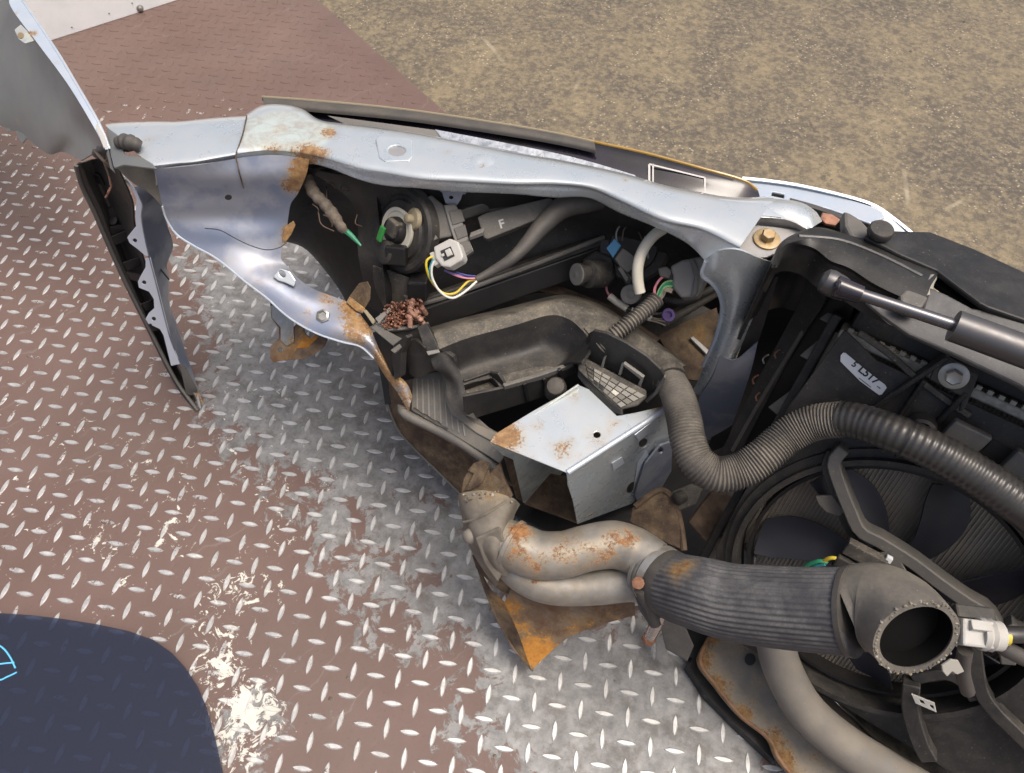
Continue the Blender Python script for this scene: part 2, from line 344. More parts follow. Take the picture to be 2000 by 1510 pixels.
# ------------------------------------------------------------------ ground: concrete, steel checker plate, white kerb panel
def concrete_mat():
    m = bpy.data.materials.new('concrete'); m.use_nodes = True; t = m.node_tree; b = t.nodes['Principled BSDF']; L = t.links.new
    tc = N(t, 'ShaderNodeTexCoord').outputs['Object']
    big = ramp(t, noise(t, 2.4, 7, 0.68, tc, 0.8), 0.40, 0.60); mid = ramp(t, noise(t, 7, 9, 0.75, tc, 0.5), 0.42, 0.58); fine = ramp(t, noise(t, 75, 5, 0.8, tc), 0.44, 0.58)
    c = mixc(t, big, (0.085, 0.075, 0.062), (0.205, 0.168, 0.107)); c = mixc(t, math_(t, 'MULTIPLY', mid, 0.55), c, (0.085, 0.074, 0.060)); c = mixc(t, math_(t, 'MULTIPLY', fine, 0.55), c, (0.29, 0.235, 0.145)); f2 = ramp(t, noise(t, 42, 6, 0.8, tc), 0.48, 0.58); c = mixc(t, math_(t, 'MULTIPLY', f2, 0.6), c, (0.075, 0.066, 0.055))
    dk = ramp(t, noise(t, 26, 6, 0.7, tc), 0.60, 0.68); c = mixc(t, math_(t, 'MULTIPLY', dk, 0.65), c, (0.06, 0.052, 0.045))
    vo = N(t, 'ShaderNodeTexVoronoi'); vo.inputs['Scale'].default_value = 90; L(tc, vo.inputs['Vector'])
    gr = ramp(t, vo.outputs['Distance'], 0.08, 0.28); gn = ramp(t, noise(t, 14, 4, 0.6, tc), 0.48, 0.60); c = mixc(t, math_(t, 'MULTIPLY', math_(t, 'SUBTRACT', 1.0, gr), gn), c, (0.40, 0.35, 0.25))
    # pale hairline scratches
    for ang, sc, ph in ((0.9, 1.1, 3.0), (2.5, 0.8, 7.3), (0.2, 0.9, 11.0)):
        mp = N(t, 'ShaderNodeMapping'); mp.inputs['Rotation'].default_value = (0, 0, ang); mp.inputs['Location'].default_value = (ph, ph * .7, 0); L(tc, mp.inputs['Vector'])
        w = N(t, 'ShaderNodeTexWave'); w.inputs['Scale'].default_value = sc; w.inputs['Distortion'].default_value = 3.5; w.inputs['Detail'].default_value = 3; w.inputs['Detail Scale'].default_value = 0.6
        L(mp.outputs[0], w.inputs['Vector']); k = ramp(t, w.outputs['Fac'], 0.9990, 0.9999); c = mixc(t, math_(t, 'MULTIPLY', math_(t, 'MULTIPLY', k, 0.6), ramp(t, noise(t, 2.2, 3, 0.6, tc), 0.58, 0.64)), c, (0.42, 0.37, 0.27))
    L(c, b.inputs['Base Color']); b.inputs['Roughness'].default_value = 0.78; b.inputs['Specular IOR Level'].default_value = 0.35
    bp = N(t, 'ShaderNodeBump'); bp.inputs['Strength'].default_value = 0.5; bp.inputs['Distance'].default_value = 0.004
    L(math_(t, 'ADD', noise(t, 60, 8, 0.75, tc), math_(t, 'MULTIPLY', gr, 0.3)), bp.inputs['Height']); L(bp.outputs[0], b.inputs['Normal'])
    MAT['concrete'] = m
concrete_mat()
g = mesh('ground', [(-60, -40, -0.03), (60, -40, -0.03), (60, 120, -0.03), (-60, 120, -0.03)], [(0, 1, 2, 3)])
structure(link('ground', g, 'concrete', smooth=False))
def plate_mat(name, tread):
    m = bpy.data.materials.new(name); m.use_nodes = True; t = m.node_tree; b = t.nodes['Principled BSDF']; L = t.links.new
    tc = N(t, 'ShaderNodeTexCoord').outputs['Object']; geo = N(t, 'ShaderNodeNewGeometry').outputs['Position']
    at = N(t, 'ShaderNodeAttribute', attribute_name='worn').outputs['Fac']; ac = N(t, 'ShaderNodeAttribute', attribute_name='chips').outputs['Fac']
    if tread:
        oi = N(t, 'ShaderNodeObjectInfo'); sp = N(t, 'ShaderNodeSeparateColor'); L(oi.outputs['Color'], sp.inputs[0])
        at = math_(t, 'ADD', at, sp.outputs[0]); ac = math_(t, 'ADD', ac, sp.outputs[1])
    nb = noise(t, 19, 9, 0.70, geo, 0.6); nf = noise(t, 55, 8, 0.72, geo, 0.8)
    w = math_(t, 'ADD', at, math_(t, 'MULTIPLY', math_(t, 'SUBTRACT', nb, 0.5), 2.1)); w = math_(t, 'ADD', w, math_(t, 'MULTIPLY', math_(t, 'SUBTRACT', nf, 0.5), 0.75))
    red = mixc(t, ramp(t, noise(t, 5, 7, 0.65, geo), 0.3, 0.7), (0.113, 0.071, 0.058), (0.150, 0.098, 0.082))
    red = mixc(t, math_(t, 'MULTIPLY', ramp(t, noise(t, 240, 4, 0.7, geo), 0.58, 0.70), 0.6), red, (0.07, 0.045, 0.04))
    met = mixc(t, ramp(t, noise(t, 40, 9, 0.75, geo), 0.32, 0.68), (0.14, 0.142, 0.142), (0.335, 0.335, 0.328))
    met = mixc(t, math_(t, 'MULTIPLY', ramp(t, noise(t, 26, 8, 0.75, geo), 0.50, 0.60), 0.6), met, (0.115, 0.105, 0.095))
    if tread:
        met = mixc(t, ramp(t, noise(t, 60, 7, 0.7, geo), 0.34, 0.66), (0.42, 0.42, 0.41), (0.66, 0.66, 0.64))
        w = math_(t, 'ADD', w, math_(t, 'MULTIPLY', math_(t, 'SUBTRACT', noise(t, 230, 6, 0.75, geo), 0.5), 1.7)); k = ramp(t, w, 0.04, 0.16)
    else: k = ramp(t, w, 0.44, 0.52)
    col = mixc(t, k, red, met)
    # cream undercoat where the paint flaked
    cn = math_(t, 'ADD', ac, math_(t, 'MULTIPLY', math_(t, 'SUBTRACT', noise(t, 48, 8, 0.7, geo, 1.6), 0.5), 3.0))
    ck = ramp(t, cn, 0.80, 0.87); col = mixc(t, ck, col, mixc(t, noise(t, 90, 4, 0.6, geo), (0.50, 0.49, 0.42), (0.70, 0.70, 0.64)))
    # scratches
    mp = N(t, 'ShaderNodeMapping'); mp.inputs['Rotation'].default_value = (0, 0, 0.7); L(geo, mp.inputs['Vector'])
    wv = N(t, 'ShaderNodeTexWave'); wv.inputs['Scale'].default_value = 7; wv.inputs['Distortion'].default_value = 9; wv.inputs['Detail'].default_value = 4; L(mp.outputs[0], wv.inputs['Vector'])
    sc = math_(t, 'MULTIPLY', ramp(t, wv.outputs['Fac'], 0.985, 0.999), ramp(t, noise(t, 9, 3, 0.6, geo), 0.5, 0.6)); col = mixc(t, math_(t, 'MULTIPLY', sc, 0.14), col, (0.36, 0.35, 0.33))
    dirt = ramp(t, noise(t, 3.3, 6, 0.65, geo), 0.45, 0.75); col = mixc(t, math_(t, 'MULTIPLY', dirt, 0.32), col, (0.12, 0.10, 0.085))
    L(col, b.inputs['Base Color']); mk = math_(t, 'MULTIPLY', k, math_(t, 'SUBTRACT', 1.0, ck))
    L(math_(t, 'MULTIPLY', mk, 0.6 if tread else 0.35), b.inputs['Metallic'])
    rr = math_(t, 'ADD', 0.56 - (0.0 if tread else 0), math_(t, 'MULTIPLY', mk, -0.04 if tread else 0.06)); rr = math_(t, 'ADD', rr, math_(t, 'MULTIPLY', math_(t, 'SUBTRACT', nf, 0.5), 0.35), True); L(rr, b.inputs['Roughness'])
    bp = N(t, 'ShaderNodeBump'); bp.inputs['Strength'].default_value = 0.35; bp.inputs['Distance'].default_value = 0.0015
    L(math_(t, 'SUBTRACT', math_(t, 'MULTIPLY', noise(t, 120, 6, 0.7, geo), 0.5), math_(t, 'MULTIPLY', math_(t, 'ADD', k, ck), 0.35)), bp.inputs['Height']); L(bp.outputs[0], b.inputs['Normal'])
    MAT[name] = m
plate_mat('plate', False); plate_mat('tread', True)
# wear: a trodden bare-metal track, flaked cream paint beside it
WORN = [(600, 560, .19, .95), (650, 720, .20, 1.0), (730, 830, .14, .9), (560, 640, .16, .75), (850, 1000, .13, .62), (960, 1180, .10, .6), (1080, 1330, .12, .8), (1250, 1400, .13, 1.0),
        (1350, 1480, .12, 1.0), (1150, 1440, .09, .8), (830, 1180, .10, .52), (700, 1010, .11, .5), (620, 930, .10, .5), (500, 1420, .07, .5), (880, 1420, .09, .35), (470, 480, .16, .6), (520, 860, .10, .5), (1000, 900, .3, .8), (760, 1180, .09, .5), (700, 470, .25, .8)]
CHIPS = [(460, 1170, .08, .62), (470, 1400, .07, .85), (440, 1300, .06, .7), (350, 1040, .06, .62), (290, 1060, .05, .5), (560, 960, .08, .5), (620, 930, .05, .5), (200, 1030, .05, .55), (180, 1045, .03, .7), (500, 1130, .06, .55),
         (110, 980, .10, .42), (400, 800, .06, .5), (430, 560, .10, .35), (540, 1060, .05, .5), (420, 1210, .05, .66), (300, 900, .35, .42), (150, 700, .3, .34), (250, 1000, .2, .45), (520, 1350, .05, .4), (400, 1190, .12, .35)]
def wear(co, lst):
    w = np.zeros(len(co))
    for x, y, r, k in lst:
        c = P(x, y, 0)[:2]; d = np.linalg.norm(co[:, :2] - c, axis=1); w = np.maximum(w, k * np.clip(1.5 - d / r, 0, 1))
    return w
LS = 0.03; LI, LJ = 4.1563, 8.3697
A0, A1 = P(620, 0, 0), P(870, 220, 0); ed = (A1 - A0) / np.linalg.norm(A1 - A0); en = np.array([ed[1], -ed[0], 0.0])
if en @ (P(1200, 100, 0) - A0) < 0: en = -en                       # en points to the concrete side
gx, gy = np.linspace(-2.6, 1.3, 261), np.linspace(-0.5, 3.2, 251)
FA = A0 - ed * 2.2; FB = A0 + ed * 3.0; FD = -en
nA, nB = 240, 240; V = []
for i in range(nA):
    for j in range(nB):
        p = FA + (FB - FA) * i / (nA - 1) + FD * 2.9 * j / (nB - 1); V.append((p[0], p[1], 0.0))
F = [(i * nB + j, (i + 1) * nB + j, (i + 1) * nB + j + 1, i * nB + j + 1) for i in range(nA - 1) for j in range(nB - 1)]
n0 = len(V); rim = [i * nB for i in range(nA)]
V += [(V[k][0], V[k][1], -0.03) for k in rim]; F += [(rim[i + 1], rim[i], n0 + i, n0 + i + 1) for i in range(nA - 1)]
me = mesh('floor_plate', V, F); co = np.array(V)
for nm, l in (('worn', WORN), ('chips', CHIPS)):
    a = me.attributes.new(nm, 'FLOAT', 'POINT'); a.data.foreach_set('value', wear(co, l).astype(np.float32))
plate = structure(link('floor_plate', me, 'plate', smooth=True)); plate.location = (0, 0, 0)
def tread_mesh(rot):
    L_, Wd, Hh = 0.0137, 0.0039, 0.0013; o = []; n = 6
    for s in (1, -1):
        for k in range(n):
            t = -1 + 2 * k / n if s > 0 else 1 - 2 * k / n
            o.append((t * L_, s * Wd * (1 - t * t) ** 0.8))
    V = [(x * 1.0, y, -0.0002) for x, y in o] + [(x * 0.88, y * 0.62, Hh) for x, y in o]; c, s = math.cos(rot), math.sin(rot)
    V = [(x * c - y * s, x * s + y * c, z) for x, y, z in V]; m = len(o)
    F = [(k, (k + 1) % m, m + (k + 1) % m, m + k) for k in range(m)] + [tuple(m + k for k in range(m))]
    return V, F
TM = [tread_mesh(0.0), tread_mesh(math.pi / 2)]
cand = []
camf = RW
for i in range(-80, 30):
    for j in range(-110, 14):
        x, y = (i + LI) * LS, -(j - LJ) * LS
        if np.dot(np.array([x, y, 0]) - A0, en) > -0.03: continue
        if x > 0.62 or y > 1.95 or y < -0.25: continue
        c = RW @ (np.array([x, y, 0]) - O)
        if c[2] < 0.1: continue
        px, py = 1000 + FOC * c[0] / c[2], 755 + FOC * c[1] / c[2]
        vis = 0 < px < 2000 and 0 < py < 1510
        if not (-250 < px < 2250 and -200 < py < 1800): continue
        hid = (px > 900 and py < 950) or (px > 1420) or (px > 780 and py < 800) or (px < 430 and py > 1215 + 0.1 * px) or (px > 1030 and py < 1200)
        cand.append((0 if (vis and not hid) else 1, c[2], x, y, (i + j) % 2, py))
cand.sort(key=lambda q: q[:2])
def fade(x, y):            # towards the far end the paint is thicker and the treads stand out less
    return 0.32 * np.clip((1.35 - y) / 0.5, 0, 1) - 0.16 * np.clip((y - 0.95) / 0.35, 0, 1) - 0.5 * np.clip((y - 1.35) / 0.25, 0, 1)
tms = []
for q in (0, 1):
    me = mesh('tread', *TM[q]); me.materials.append(MAT['tread']); me.polygons.foreach_set('use_smooth', [False] * len(me.polygons)); tms.append(me)
for k, (h, d, x, y, par, py) in enumerate(cand[:300]):
    o = bpy.data.objects.new('tread', tms[par]); COL.objects.link(o); o.parent = plate; o.location = (x, y, 0); o.rotation_euler = (0, 0, random.uniform(-.04, .04))
    wv = float(wear(np.array([[x, y]]), WORN)[0]) * 0.8 + fade(x, y); o.color = (wv + random.uniform(-.05, .1), float(wear(np.array([[x, y]]), CHIPS)[0]), 0, 1)
V = []; F = []; wa = []; ca = []
for h, d, x, y, par, py in cand[300:]:
    tv, tf = TM[par]; b0 = len(V); V += [(p[0] + x, p[1] + y, p[2]) for p in tv]; F += [tuple(b0 + i for i in f) for f in tf]
    wv = float(wear(np.array([[x, y]]), WORN)[0]) * 0.8 + fade(x, y) + random.uniform(-.05, .1); wa += [wv] * len(tv); ca += [float(wear(np.array([[x, y]]), CHIPS)[0])] * len(tv)
me = mesh('treads', V, F)
for nm, l in (('worn', wa), ('chips', ca)):
    a = me.attributes.new(nm, 'FLOAT', 'POINT'); a.data.foreach_set('value', np.array(l, np.float32))
o = link('treads', me, 'tread', plate, smooth=False); o['kind'] = 'stuff'; o.color = (0, 0, 0, 1)
# white panel standing at the far end of the plate
w0, w1 = P(100, 80, 0), P(350, 0, 0); wd = (w1 - w0) / np.linalg.norm(w1 - w0); wn = np.array([wd[1], -wd[0], 0.0])
wa0, wa1 = w0 - wd * 1.6, w0 + wd * 0.75
bd = thing('white_hoarding', 'white painted upright board standing on the brown plate', 'board', w0)
def ubox(name, a, b, nrm, th, z0, z1, mat, parent, bevel=0.002):
    c = (a + b) / 2 - nrm * th / 2; c = np.array([c[0], c[1], (z0 + z1) / 2]); return box3(name, c, (b - a) / 2, nrm * th / 2, (0, 0, (z1 - z0) / 2), mat, parent, bevel)
ubox('board', wa0, wa1, wn, 0.03, 0.0, 0.75, 'white_paint', bd)
vb = PL(273, 16, (w0, wn)); lathe('bolt', vb, wn, [(-.002, .007), (.001, .009), (.002, .009), (.003, .006), (.008, .0055), (.009, .004)], 'steel', bd, 12)
for x, y in ((213, 26), (140, 53), (258, 6)):
    q = PL(x, y, (w0, wn)); lathe('screw', q, wn, [(-.001, .0022), (.001, .0022), (.0016, .001)], 'steel_grey', bd, 8)
# loose grit on the plate and the concrete
V = []; F = []
def chip(x, y, z, s):
    b0 = len(V); h = [Vector((random.uniform(-1, 1), random.uniform(-1, 1), 0)) for _ in range(4)]
    a0 = random.uniform(0, 6.28)
    for k in range(4): a = a0 + k * 1.57; r = s * random.uniform(.5, 1.1); V.append((x + r * math.cos(a), y + r * math.sin(a), z))
    V.append((x, y, z + s * random.uniform(.5, .9))); F.extend([(b0 + k, b0 + (k + 1) % 4, b0 + 4) for k in range(4)])
for _ in range(420):
    y = random.uniform(.1, 2.2); x = random.uniform(-1.7, 1.4); p = np.array([x, y, 0]); d = (p - A0) @ en
    if abs(d) < .01: continue
    chip(x, y, 0.0 if d < 0 else -0.03, random.choice([.0015, .002, .002, .003, .004]) * (1 if d < 0 else 1.5))
surf('grit', (0.22, 0.19, 0.15), 0.8, c2=(0.10, 0.085, 0.07), vscale=8)
o = link('grit', mesh('grit', V, F), 'grit', smooth=False); o['kind'] = 'stuff'; tag(o, 'loose grit and small stones scattered over the ground', 'grit')
# ------------------------------------------------------------------ painted body metal: fender rail, apron, post
def below(p, x, y, dy=0.0):          # the photo point x,y on the upright plane just under p (facing the camera)
    p = W3(p); return PL(x, y, plane(p + np.array([0, dy, 0]), (0, 1, 0)))
rail = thing('fender_rail', 'long pale blue painted fender rail running over the headlamp, rusty at the bend', 'body rail', (900, 330, .49))
ZR = .50
Aedge = [(481, 229), (512, 212), (551, 210), (590, 219), (628, 241), (698, 250), (760, 258), (814, 266), (891, 280), (1000, 302), (1098, 319), (1216, 344), (1300, 368), (1360, 380), (1429, 391), (1510, 390)]
Bedge = [(460, 305), (490, 301), (530, 298), (590, 303), (640, 314), (698, 332), (751, 341), (821, 353), (891, 357), (1000, 363), (1080, 363), (1150, 370), (1210, 395), (1290, 432), (1370, 452), (1441, 488)]
Cedge = [(478, 372), (500, 371), (540, 350), (596, 322), (642, 328), (698, 350), (751, 363), (821, 368), (891, 375), (1000, 379), (1080, 386), (1150, 387), (1210, 416), (1285, 446), (1345, 478), (1380, 512)]
def lerp2(a, b, t): return [(p[0] + (q[0] - p[0]) * t, p[1] + (q[1] - p[1]) * t) for p, q in zip(a, b)]
rows = [[(x, y - 6, ZR - .012) for x, y in Aedge], [(x, y, ZR - .001) for x, y in Aedge]]
rows += [[(x, y, ZR + .002) for x, y in lerp2(Aedge, Bedge, .22)], [(x, y, ZR + .003) for x, y in lerp2(Aedge, Bedge, .5)], [(x, y, ZR + .002) for x, y in lerp2(Aedge, Bedge, .78)], [(x, y, ZR - .001) for x, y in lerp2(Aedge, Bedge, .93)]]
Bp = [P(x, y, ZR - .005) for x, y in Bedge]; rows.append(Bp)
Cp = [below(b, x, y, .003) for b, (x, y) in zip(Bp, Cedge)]
rows.append([b * .5 + c * .5 - np.array([0, .001, 0]) for b, c in zip(Bp, Cp)]); rows.append(Cp)
rows.append([c + np.array([0, .012, -.001]) for c in Cp])
RAIL = loft('rail', rows, 'paint', rail, nu=170, nv=4, rust=[(590, 318, .495, .03, 1), (560, 350, .47, .02, 1), (620, 305, .5, .02, .75), (640, 262, .5, .016, .85), (940, 322, .5, .008, .75), (550, 260, .5, .02, .33), (1590, 400, .5, .01, .4), (1220, 355, .5, .006, .6), (530, 290, .5, .02, .5), (870, 300, .5, .01, .4)])
spots(RAIL, [(550, 250, .5, .045, 1), (500, 260, .5, .04, 1), (600, 265, .5, .036, 1), (570, 285, .5, .03, .9)], 'mint')
tube('lap_seam', [(482, 226, .5035), (474, 262, .506), (461, 303, .4985), (464, 320, .4915), (467, 336, .4835), (476, 368, .4615)], .0008, 'rust_brown', rail, 6, 30)
Ae = [(208, 247), (240, 244), (300, 242), (350, 242), (420, 235), (484, 231)]; Be = [(300, 328), (312, 327), (345, 323), (380, 320), (420, 313), (465, 305)]
rr = [[(x, y - 5, .486) for x, y in Ae], [(x, y, .496) for x, y in Ae], [(x, y, .499) for x, y in lerp2(Ae, Be, .3)], [(x, y, .499) for x, y in lerp2(Ae, Be, .7)], [(x, y, .497) for x, y in lerp2(Ae, Be, .93)], [(x, y, .492) for x, y in Be], [below((x, y, .492), x + 4, y + 22, .002) for x, y in Be], [below((x, y, .492), x + 4, y + 38, .006) for x, y in Be]]
loft('rail_extension', rr, 'paint', rail, nu=50, nv=5, rust=[(440, 270, .5, .02, .32), (300, 270, .5, .03, .3), (320, 250, .5, .01, .4), (462, 262, .5, .008, .6)])
# stamped pad with slot, small boss, tab with hole
pp = plane((772, 293, ZR + .0045), (0, -.05, 1))
slab('stamped_pad', [(733, 272), (742, 264), (800, 268), (806, 276), (806, 306), (800, 314), (752, 316), (740, 308)], pp, .004, 'paint', rail, holes=[circ(775, 294, 17, 10, 16)], bevel=.0015)
slab('slot_floor', circ(775, 294, 19, 12, 16), plane((775, 294, ZR + .0032), (0, 0, 1)), .0006, 'steel_grey', rail, bevel=0)
lathe('boss', (940, 322, ZR + .0015), (0, -.1, 1), [(0, .017), (.0012, .013), (.0022, .006), (.0016, .003)], 'paint', rail, 20, rust=[(940, 322, ZR + .005, .006, 1)])
tp = plane((880, 385, .455), (0, -1, .35))
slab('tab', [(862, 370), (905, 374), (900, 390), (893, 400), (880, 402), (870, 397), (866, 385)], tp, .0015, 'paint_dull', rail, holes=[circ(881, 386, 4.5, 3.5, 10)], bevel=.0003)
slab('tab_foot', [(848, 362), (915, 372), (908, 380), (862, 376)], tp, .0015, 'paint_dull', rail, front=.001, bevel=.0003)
# right end of the rail: flared end and recessed bracket with the gold bolt
loft('rail_end', [[(1500, 388, .492), (1535, 390, .497), (1566, 396, .498), (1592, 412, .496), (1606, 432, .488)], [(1490, 396, .50), (1530, 400, .503), (1558, 408, .503), (1580, 424, .502), (1590, 442, .497)], [(1480, 412, .50), (1520, 424, .50), (1548, 430, .50), (1566, 440, .498), (1578, 450, .495)]],
     'paint', rail, nu=20, nv=6, rust=[(1590, 405, .5, .008, .5), (1560, 395, .5, .006, .4)])
bw = plane((1500, 430, .487), (0, -1, .25))
loft('recess_wall', [[(1424, 452, .499), (1440, 432, .50), (1470, 420, .50), (1505, 423, .50), (1545, 432, .50), (1572, 446, .498)], [(1425, 470, .486), (1448, 452, .486), (1478, 441, .486), (1510, 444, .486), (1548, 450, .486), (1570, 458, .486)]], 'steel_grey', rail, nu=24, nv=3, rust=[(1450, 440, .49, .03, .35)])
loft('end_skin', [[(1405, 388, .4995), (1450, 392, .5005), (1500, 393, .501), (1520, 402, .501), (1550, 418, .50)], [(1395, 420, .499), (1425, 430, .499), (1455, 416, .501), (1500, 417, .501), (1552, 430, .50)], [(1390, 455, .497), (1408, 462, .497), (1424, 455, .499), (1441, 431, .50), (1470, 420, .50)]], 'paint', rail, nu=24, nv=5)
pl = plane((1490, 475, .4865), (0, -.12, 1))
slab('bracket', [(1424, 470), (1450, 450), (1480, 440), (1510, 443), (1575, 452), (1572, 470), (1530, 490), (1508, 497), (1498, 502), (1482, 503), (1468, 510), (1452, 514), (1437, 508), (1430, 496), (1438, 484)], pl, .003, 'steel_grey', rail, holes=[circ(1453, 498, 6, 4, 10)], bevel=.0004, rust=[(1520, 470, .487, .02, .3)])
bo = P(1497, 468, .4875); lathe('washer', bo, (0, -.12, 1), [(0, .0135), (.0018, .0135), (.0022, .0125), (.0022, .007)], 'gold', rail, 28)
lathe('bolt', bo + np.array([0, 0, .002]), (0, -.2, 1), [(0, .0072), (.0065, .0072), (.0078, .0062)], 'gold', rail, 6)
# apron: wheel-house sheet folding down into the lower arm
apron = thing('inner_apron', 'torn bluish wheel arch apron curving down to a rust brown lower arm', 'body panel', (560, 560, .33))
AP = [((303, 328), (607, 321), .491, .486), ((308, 350), (594, 352), .476, .468), ((311, 375), (582, 378), .460, .448), ((317, 403), (568, 398), .442, .434), ((325, 428), (563, 425), .425, .417), ((345, 458), (560, 452), .408, .402), ((378, 480), (552, 480), .398, .388), ((420, 503), (549, 505), .39, .376),
      ((452, 528), (562, 521), .382, .368), ((481, 552), (585, 546), .374, .362), ((521, 582), (612, 564), .362, .356), ((549, 608), (645, 577), .352, .352), ((577, 629), (682, 592), .345, .346), ((620, 652), (708, 620), .338, .342), ((668, 668), (724, 642), .330, .336), ((704, 677), (733, 664), .322, .33), ((730, 700), (745, 690), .312, .32), ((752, 735), (765, 722), .30, .31), ((775, 765), (794, 748), .29, .30), ((797, 803), (806, 775), .275, .285)]
rows = []
for (l, r, zl, zr) in AP:
    w = []
    for t in (0, .2, .4, .6, .8, 1):
        s = math.sin(math.pi * t)
        w.append((l[0] + (r[0] - l[0]) * t, l[1] + (r[1] - l[1]) * t, zl + (zr - zl) * t + s * (.004 if l[1] > 440 else 0)))
    rows.append(w)
rows[0] = [(303, 331, .4905), (364, 325, .493), (425, 317, .4935), (485, 306, .4942), (546, 303, .4942), (604, 312, .491)]
rows[1] = [(306, 350, .478), (364, 349, .477), (425, 347, .477), (485, 345, .476), (546, 343, .4755), (598, 342, .474)]
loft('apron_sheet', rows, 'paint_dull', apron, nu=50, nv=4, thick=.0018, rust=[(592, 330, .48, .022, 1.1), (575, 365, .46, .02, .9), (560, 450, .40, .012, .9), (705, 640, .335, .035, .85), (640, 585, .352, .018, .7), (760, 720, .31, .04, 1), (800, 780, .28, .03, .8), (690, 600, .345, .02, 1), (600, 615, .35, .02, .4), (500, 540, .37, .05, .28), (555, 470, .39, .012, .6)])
tube('lip', [(a[0][0], a[0][1], a[2] + .001) for a in AP[3:17]], .0012, 'paint_bright', apron, 6, 60)
tube('seam', [(400, 446, .4225), (430, 450, .4205), (460, 466, .4085), (490, 480, .400), (520, 488, .396), (545, 484, .3955), (560, 474, .397)], .0006, 'wire_black', apron, 5, 40)
hp = plane3((447, 385, .452), (420, 420, .43), (500, 380, .452))
slab('hole', circ(446, 386, 7, 5, 12), plane((446, 386, .4556), hp[1]), .001, 'ink_and_shade', apron, bevel=0)
slab('rim_tab', [(556, 444), (573, 431), (577, 440), (569, 458), (556, 476), (551, 470)], plane((560, 455, .404), (0.3, -.9, .5)), .0015, 'rust_brown', apron, bevel=.0004, rust=[(565, 450, .4, .03, 1)])
slab('stamping', [(533, 540), (546, 524), (566, 530), (578, 548), (574, 560), (556, 552), (542, 548)], plane((555, 540, .3765), (0.15, -.62, .75)), .003, 'paint', apron, holes=[circ(551, 535, 8, 5, 12, .9)], bevel=.0012)
lathe('nut', (632, 618, .3475), (0, -.5, .85), [(0, .0085), (.004, .0085), (.0055, .006), (.003, .005)], 'steel', apron, 6)
slab('torn_tab', [(683, 578), (701, 553), (717, 550), (723, 562), (722, 585), (713, 601), (700, 592)], plane((705, 580, .352), (-.35, -.8, .5)), .0016, 'rust_brown', apron, bevel=.0005, rust=[(705, 575, .35, .03, .6)])
slab('torn_edge', [(683, 578), (700, 592), (713, 601), (708, 612), (694, 606), (676, 590)], plane((695, 594, .350), (0, -.3, 1)), .002, 'rust_brown', apron, bevel=.0005, rust=[(700, 600, .35, .03, .8)])
# hanging rusty bracket under the arm
hb = plane((570, 660, .30), (-.15, -.75, .65))
slab('hanger', [(527, 592), (545, 590), (556, 612), (566, 620), (572, 640), (590, 620), (594, 650), (606, 662), (630, 640), (640, 652), (632, 672), (610, 690), (590, 702), (560, 703), (534, 708), (527, 700), (528, 676), (545, 660), (544, 640), (530, 622)], hb, .0022, 'rust_orange', apron,
     holes=[circ(547, 683, 5, 5, 10)], bevel=.0006, rust=[(540, 695, .30, .03, .9), (600, 680, .30, .03, 1), (552, 640, .3, .02, -.5)], sub=1)
slab('hanger_web', [(575, 688), (580, 680), (600, 680), (632, 648), (642, 655), (634, 676), (612, 694), (590, 702), (574, 702)], hb, .002, 'rust_brown', apron, front=.012, bevel=.0005)
slab('hanger_skin', [(528, 598), (545, 592), (558, 612), (572, 622), (574, 668), (560, 676), (548, 664), (548, 640), (532, 622)], hb, .001, 'steel', apron, front=.0024, bevel=.0003, rust=[(540, 600, .3, .02, .7), (570, 670, .3, .02, .7)])
# front post under the bracket, light blue
post = thing('front_post', 'pale blue painted post dropping from the rail end beside the black panel', 'body post', (1400, 740, .27))
b0 = P(1441, 488, .488); YP = b0[1]
def pp_(x, y, dy=0): return PL(x, y, plane(np.array([0, YP + dy, 0]), (0, 1, .05)))
R_ = [[(1376, 507), (1405, 490), (1441, 488), (1480, 503), (1507, 512)], [(1371, 537), (1400, 530), (1440, 528), (1475, 535), (1503, 545)], [(1392, 556), (1412, 556), (1440, 560), (1470, 566), (1490, 572)], [(1405, 575), (1420, 580), (1442, 586), (1462, 592), (1480, 598)], [(1410, 608), (1420, 612), (1434, 617), (1450, 624), (1467, 630)], [(1404, 640), (1412, 646), (1424, 652), (1440, 660), (1453, 664)],
      [(1394, 668), (1402, 674), (1414, 680), (1428, 690), (1440, 696)], [(1380, 703), (1390, 708), (1402, 714), (1416, 722), (1428, 730)], [(1364, 742), (1374, 748), (1386, 752), (1400, 756), (1412, 752)], [(1352, 765), (1368, 772), (1384, 776), (1398, 776), (1410, 770)]]
loft('post_skin', [[pp_(x, y, d) for (x, y), d in zip(r, (.004, -.003, -.006, -.003, .008))] for r in R_], 'paint', post, nu=30, nv=5, thick=.002, rust=[(1400, 700, .3, .02, .25)])
tube('post_edge', [pp_(x, y, .003) for x, y in [(1379, 510), (1371, 537), (1390, 553), (1405, 575), (1410, 608), (1397, 661), (1373, 715)]], .0022, 'paint_bright', post, 8, 50)
loft('lower_sleeve', [[pp_(x, y, -.006) for x, y in [(1407, 693), (1422, 702), (1438, 703), (1455, 690), (1480, 668)]], [pp_(x, y, -.009) for x, y in [(1392, 735), (1405, 742), (1420, 742), (1440, 735), (1468, 720)]], [pp_(x, y, -.009) for x, y in [(1362, 790), (1385, 800), (1405, 795), (1425, 785), (1450, 775)]], [pp_(x, y, -.006) for x, y in [(1368, 850), (1385, 860), (1400, 850), (1415, 840), (1430, 830)]]], 'paint_dull', post, nu=24, nv=5, thick=.002)
